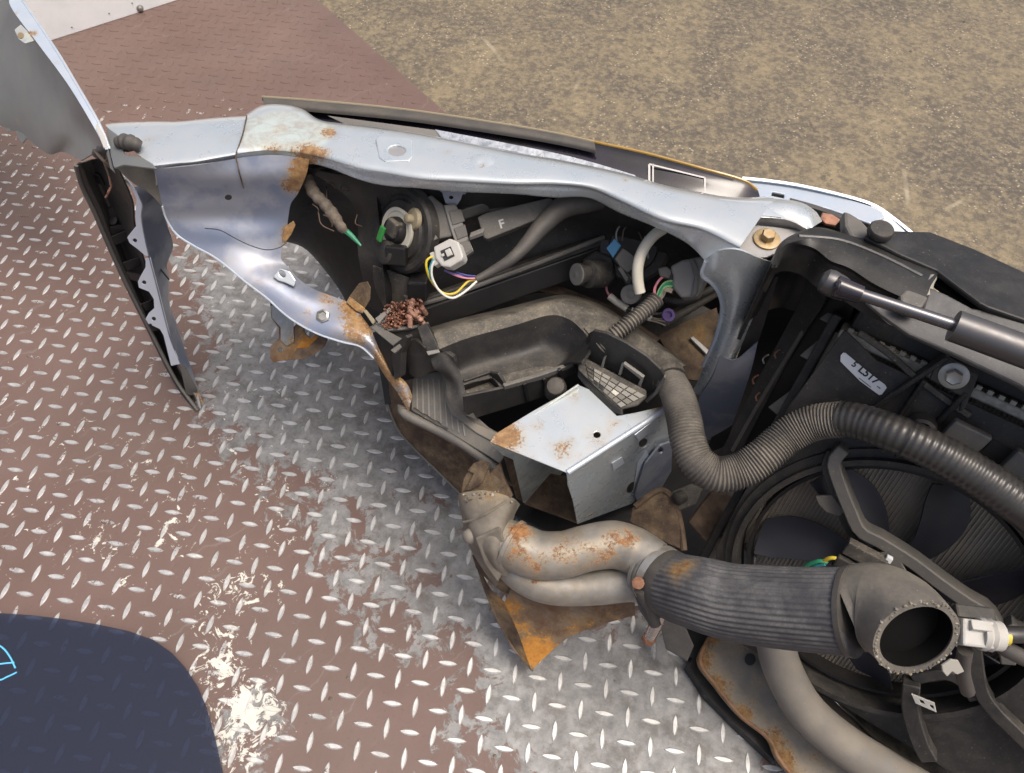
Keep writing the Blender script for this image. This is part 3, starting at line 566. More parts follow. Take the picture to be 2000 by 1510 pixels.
loft('lower_liner', [[pp_(x, y, .01) for x, y in [(1484, 560), (1500, 548), (1520, 540)]], [pp_(x, y, .006) for x, y in [(1446, 690), (1466, 670), (1490, 640)]], [pp_(x, y, .0) for x, y in [(1410, 800), (1430, 780), (1450, 760)]], [pp_(x, y, -.01) for x, y in [(1380, 880), (1395, 880), (1420, 870)]]], 'black', post, nu=12, nv=8, thick=.002)
# rusty pocket seen behind the post
pk = plane3((1290, 660, .27), (1390, 640, .27), (1370, 745, .25))
slab('pocket_floor', [(1285, 655), (1340, 628), (1400, 600), (1405, 640), (1390, 690), (1370, 745), (1340, 740), (1310, 700)], pk, .003, 'rust_brown', post, bevel=.0005, rust=[(1360, 650, .27, .03, .7), (1330, 690, .27, .02, .5)], sub=1)
slab('pocket_rib', [(1348, 660), (1354, 656), (1385, 684), (1380, 692)], pk, .004, 'steel_grey', post, front=.006)
# cut end of the lower frame rail: open box section
fr = thing('frame_rail_end', 'sawn off open box end of a pale blue frame rail with rust stained top', 'frame rail', (1130, 900, .22))
ft = plane((1108, 924, .33), (0, 0, 1)); e0, e1 = P(1108, 924, .33), P(1302, 799, .33); fs = vplane(e0, e1)
c1 = PL(957, 863, ft)
slab('top_plate', [(957, 863), (966, 848), (1040, 803), (1131, 752), (1150, 760), (1205, 812), (1240, 806), (1300, 792), (1306, 800), (1110, 924)], ft, .0022, 'paint', fr, holes=[circ(1166, 849, 7, 6, 12)], bevel=.0009, sub=3,
     rust=[(985, 850, .33, .028, 1), (1120, 775, .33, .012, .6), (1100, 880, .33, .022, .62), (1170, 860, .33, .025, .5), (1290, 800, .33, .015, .75), (1050, 830, .33, .014, .5), (1200, 830, .33, .02, .35), (1020, 885, .33, .02, .4)])
tube('fold', [e0 + np.array([-.0003, .0012, -.0012]), e1 + np.array([0, .0012, -.0012])], .0032, 'paint_bright', fr, 12, 8)
slab('side_plate', [(1108, 928), (1200, 868), (1304, 802), (1314, 830), (1312, 880), (1290, 930), (1270, 955), (1232, 985), (1128, 1024), (1120, 980), (1110, 950)], fs, .0022, 'paint', fr, holes=[circ(1257, 866, 8, 10, 12, .7), circ(1234, 953, 8, 13, 12, .6)], bevel=.0008, sub=2, rust=[(1270, 960, .27, .015, .6)])
for k, pts in enumerate(([(1240, 850), (1285, 815), (1290, 830), (1248, 862)], [(1245, 905), (1262, 880), (1268, 890), (1245, 960), (1236, 968)], [(1195, 905), (1215, 893), (1220, 905), (1198, 920)])):
    slab('side_rib', pts, fs, .001, 'paint_bright', fr, front=.0014, bevel=.0007)
fl = vplane(c1, c1 + (e1 - e0))
slab('inner_side', [(960, 868), (1131, 752), (1140, 880), (1040, 985), (1022, 982), (1004, 935), (985, 892)], fl, .0022, 'paint_worn', fr, bevel=.0005)
fb = plane(PL(1128, 1022, fs) + np.array([0, 0, .001]), (0, 0, 1))
slab('bottom_plate', [(1024, 984), (1075, 925), (1140, 935), (1160, 1002), (1126, 1021)], fb, .0022, 'rust_brown', fr, bevel=.0004, sub=1, rust=[(1080, 980, .26, .05, .6)])
slab('end_flange', [(1240, 968), (1262, 905), (1290, 870), (1314, 862), (1312, 920), (1290, 958), (1250, 992)], (fs[0] + fs[1] * .0, fs[1]), .003, 'paint_dull', fr, front=.006, holes=[circ(1291, 880, 5, 6, 10)], bevel=.001)
for s in [((985, 892), (1003, 900), (1022, 982), (1010, 975))]:
    slab('torn_lip', list(s), fl, .003, 'rust_brown', fr, front=.002, bevel=.0006)
# ------------------------------------------------------------------ left: fender skin seen from inside, lower liner
fen = thing('fender_skin', 'large grey primed fender skin seen from inside with a pale blue flange', 'fender', (150, 300, .40))
topE = [(-160, -330, .545), (-60, -160, .54), (18, -35, .535), (42, 2, .532), (105, 95, .53), (150, 170, .525), (192, 243, .515), (212, 292, .50)]
botE = [(-330, 90, .34), (-220, 160, .345), (-90, 215, .35), (-30, 235, .355), (40, 262, .362), (92, 300, .372), (122, 297, .395), (158, 314, .43)]
m1 = []; m2 = []
for a, b in zip(topE, botE):
    A_, B_ = W3(a), W3(b); nrm = np.array([-.5, .8, -.2]); L_ = np.linalg.norm(A_ - B_)
    m1.append(A_ * .66 + B_ * .34 + nrm * .09 * L_); m2.append(A_ * .33 + B_ * .67 + nrm * .035 * L_)
loft('skin', [topE, m1, m2, botE], 'primer', fen, nu=60, nv=10, thick=.0016, rust=[(45, 232, .38, .012, .8), (98, 128, .5, .008, .5), (66, 70, .52, .012, .5)])
inE = [(-190, -310, .5455), (-80, -150, .5405), (8, -30, .5355), (22, 15, .5325), (76, 88, .5305), (132, 164, .5255), (182, 246, .5155), (206, 292, .501)]
loft('flange', [[(x + 1, y - 1, z + .0012) for x, y, z in topE], [(x, y, z + .0012) for x, y, z in inE]], 'paint_bright', fen, nu=60, nv=2, thick=.0014, rust=[(36, 31, .53, .006, 1), (66, 70, .53, .01, .9), (105, 120, .53, .008, .6), (120, 140, .52, .006, .5)])
tube('rolled_edge', [(x + 2, y - 1, z + .001) for x, y, z in topE], .0016, 'paint_bright', fen, 6, 60)
fp = plane((40, 68, .529), (-.2, -.5, .9))
slab('flange_tab', [(28, 58), (40, 48), (62, 70), (66, 80), (48, 85), (36, 76)], fp, .0015, 'paint_worn', fen, bevel=.0004, rust=[(62, 72, .53, .01, .7)])
slab('tab_hole', circ(40, 69, 6, 6, 10), fp, .0006, 'gold', fen, front=.0008, bevel=0)
for pts in ([(8, 246), (18, 244), (20, 256), (13, 258)], [(30, 255), (46, 262), (52, 270), (44, 280), (36, 271)]):
    slab('edge_tab', pts, plane((30, 262, .359), (-.4, -.7, .5)), .0016, 'primer', fen, bevel=.0004)
slab('flange_step', [(186, 246), (190, 240), (203, 262), (210, 290), (202, 288)], plane((196, 262, .5165), (-.2, -.5, .9)), .001, 'white_print', fen, bevel=.0003)
# lower corner: blue panel with a scalloped flange over a black liner
low = thing('fender_corner', 'narrow bluish fender corner with three scalloped bolt tabs over black liner', 'fender corner', (392, 795, .0))
def zc(y): return .43 - (y - 345) / (712 - 345) * .355
L_ = [(148, 322), (160, 362), (184, 412), (208, 468), (245, 550), (288, 636), (328, 716), (352, 757), (386, 802)]
Rr = [(214, 302), (238, 347), (258, 396), (262, 440), (278, 500), (293, 560), (312, 630), (338, 700), (380, 782)]
Zl = [.415, .37, .325, .275, .20, .125, .055, .022, .0]; Zr = [.45, .425, .38, .335, .275, .215, .145, .075, .004]
rows = [[(x - 4, y + 4, z - .012 if z > .02 else 0.0) for (x, y), z in zip(L_, Zl)], [(x, y, z) for (x, y), z in zip(L_, Zl)]]
rows += [[(x, y, z - .004) for (x, y), z in zip(lerp2(L_, Rr, .18), [a * .82 + b * .18 for a, b in zip(Zl, Zr)])], [(x, y, max(z - .028, .001)) for (x, y), z in zip(lerp2(L_, Rr, .45), [a * .55 + b * .45 for a, b in zip(Zl, Zr)])], [(x, y, max(z - .02, .001)) for (x, y), z in zip(lerp2(L_, Rr, .8), [a * .2 + b * .8 for a, b in zip(Zl, Zr)])], [(x, y, z) for (x, y), z in zip(Rr, Zr)]]
loft('liner', rows, 'black', low, nu=60, nv=4, thick=.002)
tube('liner_edge', [(x + 1, y, z + .001) for (x, y), z in zip(L_, Zl)], .0028, 'plastic_grey', low, 8, 60)
for (a, b, z) in (((165, 340), (200, 352), .385), ((178, 372), (222, 368), .36), ((205, 418), (232, 412), .325), ((212, 452), (248, 446), .30), ((222, 470), (250, 458), .29), ((245, 520), (282, 508), .255), ((252, 538), (285, 545), .235), ((282, 600), (300, 592), .185), ((295, 640), (310, 635), .15)):
    box3('liner_rib', (P(*a, z - .012) + P(*b, z - .01)) / 2, (P(*b, z - .01) - P(*a, z - .012)) / 2, (0, .0015, 0), (0, 0, .008), 'black_clean', low, .0005)
lathe('clip', (222, 430, .302), (0, -.6, .8), [(0, .007), (.003, .007), (.004, .003)], 'black_clean', low, 12)
fl1 = [(240, 349), (248, 351), (266, 373), (277, 398), (275, 423), (279, 445), (284, 470), (291, 501), (284, 500), (269, 487), (253, 475), (248, 464), (254, 456), (266, 441), (264, 423), (266, 387), (255, 366)]
fl2 = [(284, 505), (293, 503), (309, 566), (325, 630), (334, 666), (352, 711), (334, 715), (328, 691), (319, 655), (312, 643), (289, 632), (284, 623), (290, 612), (301, 602), (300, 584), (291, 570), (271, 562), (269, 550), (276, 536), (284, 522)]
fpl = plane3((262, 380, zc(380)), (352, 711, zc(711)), (284, 623, zc(632)))
slab('upper_flange', fl1, fpl, .0015, 'paint_skylit', low, holes=[circ(263, 470, 4.5, 4, 10)], bevel=.0005)
slab('lower_flange', fl2, fpl, .0015, 'paint_skylit', low, holes=[circ(281, 552, 4.5, 4, 10), circ(300, 623, 4.5, 4, 10)], bevel=.0005)
for (x, y) in ((263, 470), (281, 552), (300, 623)): slab('hole_shade', circ(x, y, 5.5, 5, 10), fpl, .0005, 'ink_and_shade', low, front=-.002, bevel=0)
Lp = [(262, 366), (279, 400), (277, 425), (285, 470), (293, 505), (309, 566), (325, 630), (336, 668), (354, 712), (388, 790)]
Rp = [(296, 375), (317, 403), (326, 438), (338, 480), (326, 518), (331, 546), (330, 592), (343, 625), (361, 682), (395, 796)]
q = [PL(x, y, fpl) for x, y in Lp[:-1]] + [P(388, 790, .003)]
rz = [max(p[2] - d, .001) for p, d in zip(q, (.012, .03, .045, .06, .045, .045, .03, .025, .015, .003))]
Rq = [P(x, y, z) for (x, y), z in zip(Rp, rz)]; Mq = [a * .5 + b * .5 + np.array([.004, .004, .004]) for a, b in zip(q, Rq)]
loft('corner_panel', [q, Mq, Rq], 'paint_dull', low, nu=60, nv=6, thick=.0018, rust=[(390, 770, .01, .03, .7)])
tube('panel_gap', [PL(291, 503, fpl) + np.array([0, 0, .002]), P(308, 520, .262), P(330, 546, .232)], .0012, 'ink_and_shade', low, 6, 12)
loft('foot', [[(352, 712, .08), (362, 720, .075), (372, 735, .06)], [(358, 745, .05), (368, 752, .045), (384, 760, .035)], [(364, 770, .02), (374, 772, .018), (386, 768, .02)]], 'plastic_grey', low, nu=10, nv=4, thick=.002)
box3('foot_spike', P(388, 782, .01), P(392, 800, .0) - P(388, 782, .01), (.002, 0, 0), (0, 0, .004), 'steel_grey', low, .0006)
# dusty joint bracket and dark cover at the rail's left end
jb = thing('joint_cover', 'dark grey cover and dusty tan bracket at the open rail end', 'cover', (270, 340, .42))
slab('dusty_bracket', [(226, 326), (250, 314), (300, 318), (310, 338), (312, 365), (317, 404), (300, 386), (285, 372), (262, 360), (245, 346)], plane3((240, 335, .468), (305, 322, .485), (312, 395, .445)), .002, 'tan_dust', jb, bevel=.0006)
slab('bracket_edge', [(303, 326), (309, 330), (316, 375), (319, 404), (312, 400)], plane3((303, 326, .475), (309, 330, .475), (316, 400, .437)), .0015, 'rust_brown', jb, bevel=.0003, rust=[(312, 380, .44, .03, .5)])
slab('cover_face', [(207, 250), (214, 252), (228, 262), (236, 285), (244, 302), (275, 306), (296, 318), (306, 330), (240, 322), (222, 328), (215, 300)], plane((240, 300, .5005), (-.1, -.35, 1)), .003, 'primer', jb, bevel=.001)
slab('cover_side', [(212, 290), (222, 328), (226, 340), (216, 330), (208, 300)], plane((216, 310, .494), (.6, -.6, .4)), .003, 'primer', jb, bevel=.0008)
tube('rubber_plug', [(229, 279, .506), (245, 277, .508), (262, 281, .508), (275, 286, .505)], [.006, .0085, .0085, .006], 'rubber', jb, 14, 20, corr=(.0006, 5, .1, .9))
slab('plug_slot', [(222, 282), (232, 270), (262, 270), (276, 280), (274, 290), (250, 296), (232, 294)], plane((250, 282, .5005), (0, -.05, 1)), .001, 'ink_and_shade', jb, bevel=0)
wr = thing('cut_wires', 'frayed bundle of cut brown wires with one bare copper end', 'wires', (200, 310, .44))
for k in range(9):
    x0, y0 = random.uniform(184, 205), random.uniform(286, 298); x1, y1 = random.uniform(200, 228), random.uniform(296, 326)
    tube('wire', [(x0, y0, .462 + random.uniform(0, .01)), ((x0 + x1) / 2 + random.uniform(-10, 8), (y0 + y1) / 2 + random.uniform(-10, 6), .478), (x1, y1, .47)], random.uniform(.0009, .0019), random.choice(['wire_brown', 'wire_brown', 'wire_tan', 'rubber']), wr, 6, 14)
tube('sleeve', [(190, 300, .456), (205, 292, .478), (222, 286, .492)], .006, 'rubber', wr, 10, 14, corr=(.0007, 4, 0, 1))
tube('wire', [(196, 300, .462), (205, 322, .452), (213, 345, .44), (216, 362, .432)], .0012, 'wire_brown', wr, 6, 20)
tube('copper_end', [(213, 345, .441), (217, 362, .432), (214, 372, .428), (206, 386, .421)], .0011, 'copper', wr, 6, 16)
tube('copper_end', [(215, 366, .430), (210, 376, .427), (209, 384, .422)], .0007, 'copper', wr, 5, 10)
# dark glossy sheet at the lower left, with pale blue marker writing
def glass():
    m = bpy.data.materials.new('dark_glass'); m.use_nodes = True; t = m.node_tree; b = t.nodes['Principled BSDF']; L = t.links.new
    b.inputs['Base Color'].default_value = (0.042, 0.048, 0.072, 1); b.inputs['Roughness'].default_value = 0.12; b.inputs['Coat Weight'].default_value = 0.6; b.inputs['Coat Roughness'].default_value = 0.05
    tr = N(t, 'ShaderNodeBsdfTransparent'); tr.inputs[0].default_value = (0.56, 0.61, 0.74, 1); mx = N(t, 'ShaderNodeMixShader'); mx.inputs[0].default_value = 0.42
    L(tr.outputs[0], mx.inputs[1]); L(b.outputs[0], mx.inputs[2]); L(mx.outputs[0], t.nodes['Material Output'].inputs[0]); MAT['dark_glass'] = m
glass()
gp = plane((200, 1350, .014), (.012, .01, 1))
out = [(-420, 1175), (-100, 1188), (0, 1197), (60, 1201), (120, 1208), (190, 1219), (250, 1232), (300, 1250), (335, 1275), (362, 1305), (385, 1340), (402, 1380), (418, 1435), (430, 1490), (445, 1560), (470, 1720), (-420, 1720)]
gl = thing('tinted_sheet', 'dark navy tinted sheet with rounded corner lying on the tread plate', 'tinted sheet', (200, 1400, 0))
slab('sheet', out, gp, .004, 'dark_glass', gl, bevel=.001)
for pts in ([(-30, 1258), (-5, 1260), (8, 1268), (20, 1284), (30, 1305)], [(-35, 1318), (-10, 1300), (8, 1296), (28, 1294)], [(-40, 1312), (-5, 1328), (14, 1322), (33, 1313)]):
    q = [PL(x, y, (gp[0] + gp[1] * .0006, gp[1])) for x, y in pts]; tube('marker_stroke', q, .0011, 'marker', gl, 6, 24)
# ------------------------------------------------------------------ headlamp (seen from behind and above)
hl = thing('headlamp', 'dusty black headlamp seen from behind under the blue rail', 'headlamp', (950, 480, .34))
far = [(512, 190), (620, 198), (800, 216), (1000, 246), (1100, 264), (1160, 278), (1260, 300), (1370, 330), (1450, 353), (1478, 372)]
near = [(560, 214), (640, 238), (800, 262), (1000, 300), (1100, 318), (1170, 335), (1264, 358), (1360, 382), (1440, 395), (1490, 396)]
zf = [.472, .474, .476, .478, .478, .478, .477, .474, .468, .46]
loft('lens_shell', [[P(x, y, z) + np.array([0, .012, -.17]) for (x, y), z in zip(far, zf)], [P(x, y, z) + np.array([0, .008, -.03]) for (x, y), z in zip(far, zf)], [(x, y, z) for (x, y), z in zip(far, zf)], [(x, y, z - .004) for (x, y), z in zip(lerp2(far, near, .5), zf)], [(x, y + 6, z - .012) for (x, y), z in zip(near, zf)]], 'black_gloss', hl, nu=80, nv=4, thick=.003)
tube('lens_rim', [(x, y - 1, z + .0015) for (x, y), z in zip(far[4:], zf[4:])], .002, 'amber', hl, 8, 60)
sp = list(zip(far[:6], zf[:6]))
loft('rubber_seal', [[(x, y - 1, z + .004) for (x, y), z in sp], [(x + 2, y + 5, z + .0075) for (x, y), z in sp], [(x + 3, y + 14, z + .006) for (x, y), z in sp], [(x + 4, y + 22, z + .002) for (x, y), z in sp]], 'seal', hl, nu=60, nv=3, thick=.003)
tube('seal_bead', [(x, y - 1, z + .005) for (x, y), z in sp], .0014, 'seal_tan', hl, 6, 50)
tp1 = [(850, 253), (950, 272), (1080, 298), (1160, 318), (1240, 342)]
loft('chrome_band', [[(x, y, .4775) for x, y in tp1], [(x + 12, y + 16, .474) for x, y in tp1]], 'reflector', hl, nu=40, nv=4, thick=.002)
loft('side_band', [[(640, 226, .476), (760, 242, .478), (850, 254, .478)], [(690, 250, .47), (780, 262, .472), (862, 272, .472)]], 'plastic_midgrey', hl, nu=20, nv=3, thick=.002)
fr_ = plane3((1268, 322, .4755), (1378, 346, .472), (1372, 380, .462))
for pts in ([(1266, 321), (1270, 321), (1270, 356), (1266, 356)], [(1268, 319), (1378, 346), (1378, 349), (1268, 322)], [(1375, 346), (1379, 347), (1378, 382), (1375, 382)], [(1274, 320), (1277, 320), (1277, 356), (1274, 356)]):
    slab('printed_frame', pts, fr_, .0005, 'white_print', hl, front=.0028, bevel=0)
# back housing
loft('housing', [[(600, 330, .455), (720, 350, .455), (900, 372, .455), (1100, 385, .455), (1300, 440, .455), (1400, 480, .45)], [(690, 400, .40), (760, 420, .415), (900, 440, .41), (1100, 440, .40), (1290, 480, .40), (1390, 520, .40)], [(700, 500, .36), (760, 530, .355), (900, 530, .355), (1100, 510, .355), (1260, 540, .345), (1380, 560, .345)], [(720, 600, .29), (780, 620, .29), (900, 600, .30), (1100, 570, .30), (1250, 610, .28), (1360, 600, .28)]], 'black', hl, nu=50, nv=6, thick=.002)
for a, b, w, z0, z1, m in (((742, 385), (760, 590), .010, .425, .35, 'black_clean'), ((905, 395), (1080, 392), .012, .43, .43, 'plastic_grey'), ((900, 415), (960, 395), .010, .425, .43, 'plastic_grey')):
    A_, B_ = P(*a, z0), P(*b, z1); box3('housing_rib', (A_ + B_) / 2, (B_ - A_) / 2, (0, -.012, 0.004), np.array([0, .3, .9]) * w * .7, m, hl, .002)
# big round bulb cover
def hax(dx=0.0): a = np.array([dx, -.88, .42]); return a / np.linalg.norm(a)
bc = P(786, 450, .415); ax = np.array([-.52, -.62, .46]); ax /= np.linalg.norm(ax)
cov = lathe('bulb_cover', bc, ax, [(-.012, .050), (0, .050), (.003, .047), (.003, .042), (.001, .040), (.002, .036), (.005, .034), (.005, .028)], 'black', hl, 40)
lathe('cover_ring', bc + ax * .007, ax, [(-.004, .024), (0, .0255), (.0025, .0265), (.0025, .0225), (.001, .0215), (.001, .014)], 'cream', cov, 36)
lathe('bulb_holder', bc + ax * .007, ax, [(0, .016), (.008, .0155), (.010, .014), (.011, .010)], 'black_clean', cov, 24)
gx_ = P(765, 452, .424); box3('bulb_plug', gx_ + np.array([.004, .004, .002]), ax * .009, np.cross(ax, [0, 0, 1]) * .010, np.cross(np.cross(ax, [0, 0, 1]), ax) * .011, 'black_dusty', hl, .002)
box3('green_lock', gx_ + ax * .012 + np.array([-.003, -.001, -.003]), ax * .0018, np.cross(ax, [0, 0, 1]) * .0045, np.cross(np.cross(ax, [0, 0, 1]), ax) * .0105, 'green_plastic', hl, .001)
box3('lock_arm', P(775, 498, .405), (.012, 0, 0), (0, -.006, .003), (0, .004, .011), 'black_clean', hl, .002)
lathe('cover_lug', P(765, 492, .40), ax, [(0, .014), (.012, .014), (.014, .011)], 'black', hl, 14)
# levelling motor
lathe('gear', P(812, 428, .437), np.array([-.65, -.55, .45]), [(0, .0125), (.003, .0125), (.005, .011), (.006, .005), (.013, .005), (.014, .003)], 'seal_tan', hl, 22)
mo = plane((855, 430, .437), (0.1, -.62, .78))
slab('motor_body', [(812, 398), (842, 380), (866, 400), (885, 440), (884, 462), (850, 468), (838, 470), (826, 450), (822, 415)], mo, .022, 'plastic_grey', hl, bevel=.002)
slab('motor_step', [(832, 462), (846, 452), (856, 466), (842, 473)], mo, .01, 'plastic_grey', hl, front=.006, bevel=.001)
slab('motor_port', circ(832, 421, 8, 7, 14), mo, .004, 'black_clean', hl, front=.001, bevel=.0004)
slab('motor_flange', [(866, 400), (890, 398), (900, 420), (905, 440), (915, 465), (925, 490), (908, 502), (895, 490), (880, 450)], mo, .018, 'plastic_midgrey', hl, front=.003, bevel=.0015)
for pts in ([(876, 412), (900, 408), (908, 432), (884, 440)], [(886, 446), (908, 438), (914, 460), (894, 468)], [(898, 474), (916, 468), (923, 488), (908, 498)]):
    slab('flange_cell', pts, mo, .002, 'plastic_grey', hl, front=.0045, bevel=.0006)
# F-marked bar
fb_ = plane((1000, 430, .437), (0, -.5, .86))
slab('marked_bar', [(932, 424), (950, 415), (1075, 385), (1082, 392), (1078, 414), (1050, 428), (952, 467), (944, 464)], fb_, .012, 'plastic_grey', hl, bevel=.0016)
box3('bar_pin', (P(918, 462, .43) + P(945, 452, .435)) / 2, (P(945, 452, .435) - P(918, 462, .43)) / 2, (0, .004, 0), (0, 0, .003), 'plastic_midgrey', hl, .001)
# lower diagonal bracket rail
for (a, b, r1, m, nm) in (((800, 600, .335), (1190, 462, .385), .006, 'black', 'support_bar'), ((828, 622, .325), (1175, 500, .36), .014, 'black_clean', 'support_web')):
    A_, B_ = W3(a), W3(b); box3(nm, (A_ + B_) / 2, (B_ - A_) / 2, (0, -.006, .002), np.array([0, .5, 1]) * r1, m, hl, .002)
tube('support_ridge', [(790, 575, .345), (830, 592, .342), (1000, 533, .367), (1180, 463, .392)], .003, 'plastic_grey', hl, 8, 30)
loft('end_scoop', [[(728, 520, .375), (760, 530, .375), (800, 545, .37), (825, 560, .36)], [(732, 560, .345), (770, 575, .345), (800, 580, .345), (824, 584, .345)], [(752, 605, .32), (780, 612, .32), (806, 606, .325), (826, 600, .33)]], 'black_dusty', hl, nu=14, nv=5, thick=.002)
box3('clip_block', P(818, 560, .362), (.012, 0, .002), (0, -.01, 0), (0, .004, .012), 'black_clean', hl, .002)
# grey connector on the motor with its wires
cn = thing('white_connector', 'pale grey plug with yellow and white wires on the headlamp motor', 'connector', (868, 498, .42))
cp = plane((870, 495, .452), (-.15, -.55, .82))
slab('body', [(846, 482), (878, 465), (895, 472), (905, 500), (902, 508), (878, 522), (862, 520), (850, 505)], cp, .018, 'plastic_pale', cn, bevel=.002)
slab('latch_slot', [(860, 490), (880, 481), (888, 500), (868, 510)], cp, .001, 'ink_and_shade', cn, front=.0008, bevel=0)
slab('latch', [(868, 489), (878, 484), (884, 497), (873, 502)], cp, .004, 'plastic_pale', cn, front=.003, bevel=.0008)
slab('latch_bar', [(861, 497), (866, 494), (868, 499), (863, 502)], cp, .002, 'plastic_pale', cn, front=.002, bevel=.0004)
slab('tail', [(838, 494), (850, 490), (858, 514), (848, 520)], cp, .012, 'plastic_pale', cn, front=-.003, bevel=.001)
for pts, m, r in (([(846, 500, .449), (834, 508, .447), (833, 524, .44), (842, 548, .425), (865, 572, .415), (890, 572, .41), (914, 550, .41), (934, 546, .41)], 'wire_yellow', .0013), ([(848, 510, .446), (843, 524, .44), (845, 545, .43), (860, 570, .418), (882, 582, .41), (905, 572, .408), (935, 546, .411)], 'wire_white', .0013),
                  ([(846, 506, .445), (838, 530, .435), (842, 548, .425), (850, 560, .416)], 'wire_cyan', .0011), ([(868, 528, .42), (885, 535, .42), (910, 540, .415), (935, 541, .412)], 'wire_purple', .0011), ([(876, 532, .42), (895, 540, .418), (915, 544, .414), (936, 543, .412)], 'wire_pink', .0010), ([(890, 532, .42), (912, 538, .417), (935, 540, .412)], 'wire_blue', .0011)):
    tube('wire', pts, r, m, cn, 7, 40)
tube('sleeve', [(930, 546, .411), (960, 530, .415), (1000, 505, .425), (1030, 475, .432), (1060, 440, .44), (1100, 405, .45), (1150, 395, .455), (1190, 392, .455)], [.004, .0055, .007, .009, .011, .013, .012, .008], 'rubber', cn, 12, 50)
# wheel-side liner and stray branch
ln = thing('arch_liner', 'smooth matt black arch liner behind the torn apron', 'arch liner', (640, 520, .06))
loft('liner', [[(560, 360, .45), (620, 330, .46), (700, 330, .46), (760, 380, .44)], [(555, 420, .33), (640, 400, .34), (710, 420, .34), (760, 470, .33)], [(548, 468, .21), (600, 484, .21), (655, 545, .20), (690, 590, .20)], [(556, 462, .14), (602, 478, .14), (660, 540, .13), (700, 640, .10)]], 'black_clean', ln, nu=30, nv=7, thick=.002)
loft('return', [[(690, 590, .20), (720, 560, .25), (750, 540, .3)], [(720, 640, .14), (750, 620, .18), (775, 600, .22)]], 'black_clean', ln, nu=10, nv=4, thick=.002)
st = thing('broken_stick', 'frayed taped cable stub with a green tip behind the rail', 'cable stub', (650, 400, .42))
tube('stick', [(600, 345, .445), (612, 375, .44), (640, 405, .43), (664, 440, .418), (674, 452, .412)], [.006, .0075, .007, .0075, .005], 'bark', st, 10, 40, corr=(.0006, 5, 0, 1))
tube('green_tip', [(670, 447, .414), (684, 458, .408), (705, 480, .40)], [.0035, .003, .0012], 'wire_green', st, 8, 14)
for k in range(7):
    x, y = random.uniform(610, 700), random.uniform(345, 440); tube('strand', [(x, y, .43), (x + random.uniform(-10, 20), y + random.uniform(0, 24), .435), (x + random.uniform(-6, 34), y + random.uniform(8, 40), .425)], .0007, 'wire_brown', st, 5, 14)
# ------------------------------------------------------------------ second lamp group on the right (bulb cap, sockets, plug, white tube)
rl = thing('lamp_sockets', 'black lamp sockets and round bulb cap with blue tag near the post', 'lamp sockets', (1200, 560, .33))
a2 = np.array([-.15, -.75, .6]); a2 /= np.linalg.norm(a2)
cap = lathe('bulb_cap', P(1238, 482, .385), a2, [(-.01, .044), (0, .044), (.004, .040), (.004, .030), (.009, .028), (.010, .018)], 'black', rl, 36)
tube('cap_clip', [P(1205, 480, .402), P(1205, 450, .415), P(1225, 432, .42), P(1250, 440, .418), P(1262, 470, .408), P(1266, 505, .398)], .0012, 'steel_grey', cap, 6, 40)
tube('cap_wire', [P(1215, 470, .408), P(1220, 446, .418), P(1240, 444, .418), P(1254, 468, .412), P(1258, 496, .40)], .001, 'wire_brown', cap, 6, 30)
cpl = plane((1215, 500, .408), a2)
slab('blue_tag', [(1184, 485), (1200, 466), (1213, 480), (1197, 504)], cpl, .004, 'blue_tag', cap, front=.004, bevel=.0008)
slab('plug_body', [(1200, 506), (1216, 484), (1238, 500), (1243, 520), (1225, 534), (1210, 520)], cpl, .012, 'plastic_grey', cap, front=.006, bevel=.0015)
slab('plug_arm', [(1203, 524), (1214, 514), (1236, 545), (1230, 556), (1222, 556)], cpl, .01, 'black_clean', cap, front=.004, bevel=.0015)
slab('plug_grip', [(1207, 526), (1213, 520), (1228, 545), (1223, 551)], cpl, .002, 'plastic_grey', cap, front=.006, bevel=.0006)
s1 = np.array([-.75, -.5, .35]); s1 /= np.linalg.norm(s1)
lathe('socket', P(1127, 536, .372), -s1, [(0, .0125), (.001, .0135), (.004, .0135), (.005, .011), (.014, .011), (.016, .017), (.040, .017)], 'black_dusty', rl, 24)
lathe('socket_end', P(1127, 536, .372), s1, [(-.001, .013), (.0015, .013), (.002, .009), (.0012, .006), (.0022, .003)], 'plastic_midgrey', rl, 24)
slab('socket_block', [(1135, 508), (1160, 488), (1195, 500), (1200, 545), (1175, 560), (1150, 548)], plane((1160, 525, .362), (-.3, -.6, .7)), .02, 'black', rl, bevel=.003)
s2 = np.array([-.2, -.75, .6]); s2 /= np.linalg.norm(s2)
lathe('lower_socket_end', P(1231, 575, .352), s2, [(-.016, .012), (0, .012), (.0015, .0115), (.002, .007), (.001, .005), (.002, .002)], 'plastic_midgrey', rl, 24)
# white tube
wt = thing('white_tube', 'short curved cream plastic tube hanging beside the round bulb cap', 'tube', (1245, 560, .37))
tube('tube', [(1300, 444, .452), (1275, 462, .445), (1255, 490, .435), (1246, 520, .425), (1246, 550, .412), (1250, 572, .402)], .0062, 'cream', wt, 16, 40, inner=(.0048, 2))
wb = thing('white_cable', 'broken dirty white cable lying behind the black tray', 'cable', (1220, 600, .30))
tube('jacket', [(1190, 578, .335), (1205, 590, .332), (1225, 603, .33)], .0045, 'cream', wb, 12, 14); tube('jacket', [(1232, 606, .33), (1262, 618, .325), (1272, 622, .324)], .0042, 'cream', wb, 12, 14)
tube('core_wire', [(1184, 560, .342), (1186, 570, .338), (1192, 580, .335)], .0014, 'wire_pink', wb, 6, 12); tube('core_wire', [(1225, 603, .33), (1233, 607, .33)], .003, 'wire_black', wb, 8, 6)
for d in (-3, 0, 4): tube('core_wire', [(1270, 622 + d, .324), (1285, 626 + d, .323), (1300, 628 + d * 2, .322)], .001, 'wire_tan', wb, 6, 14)
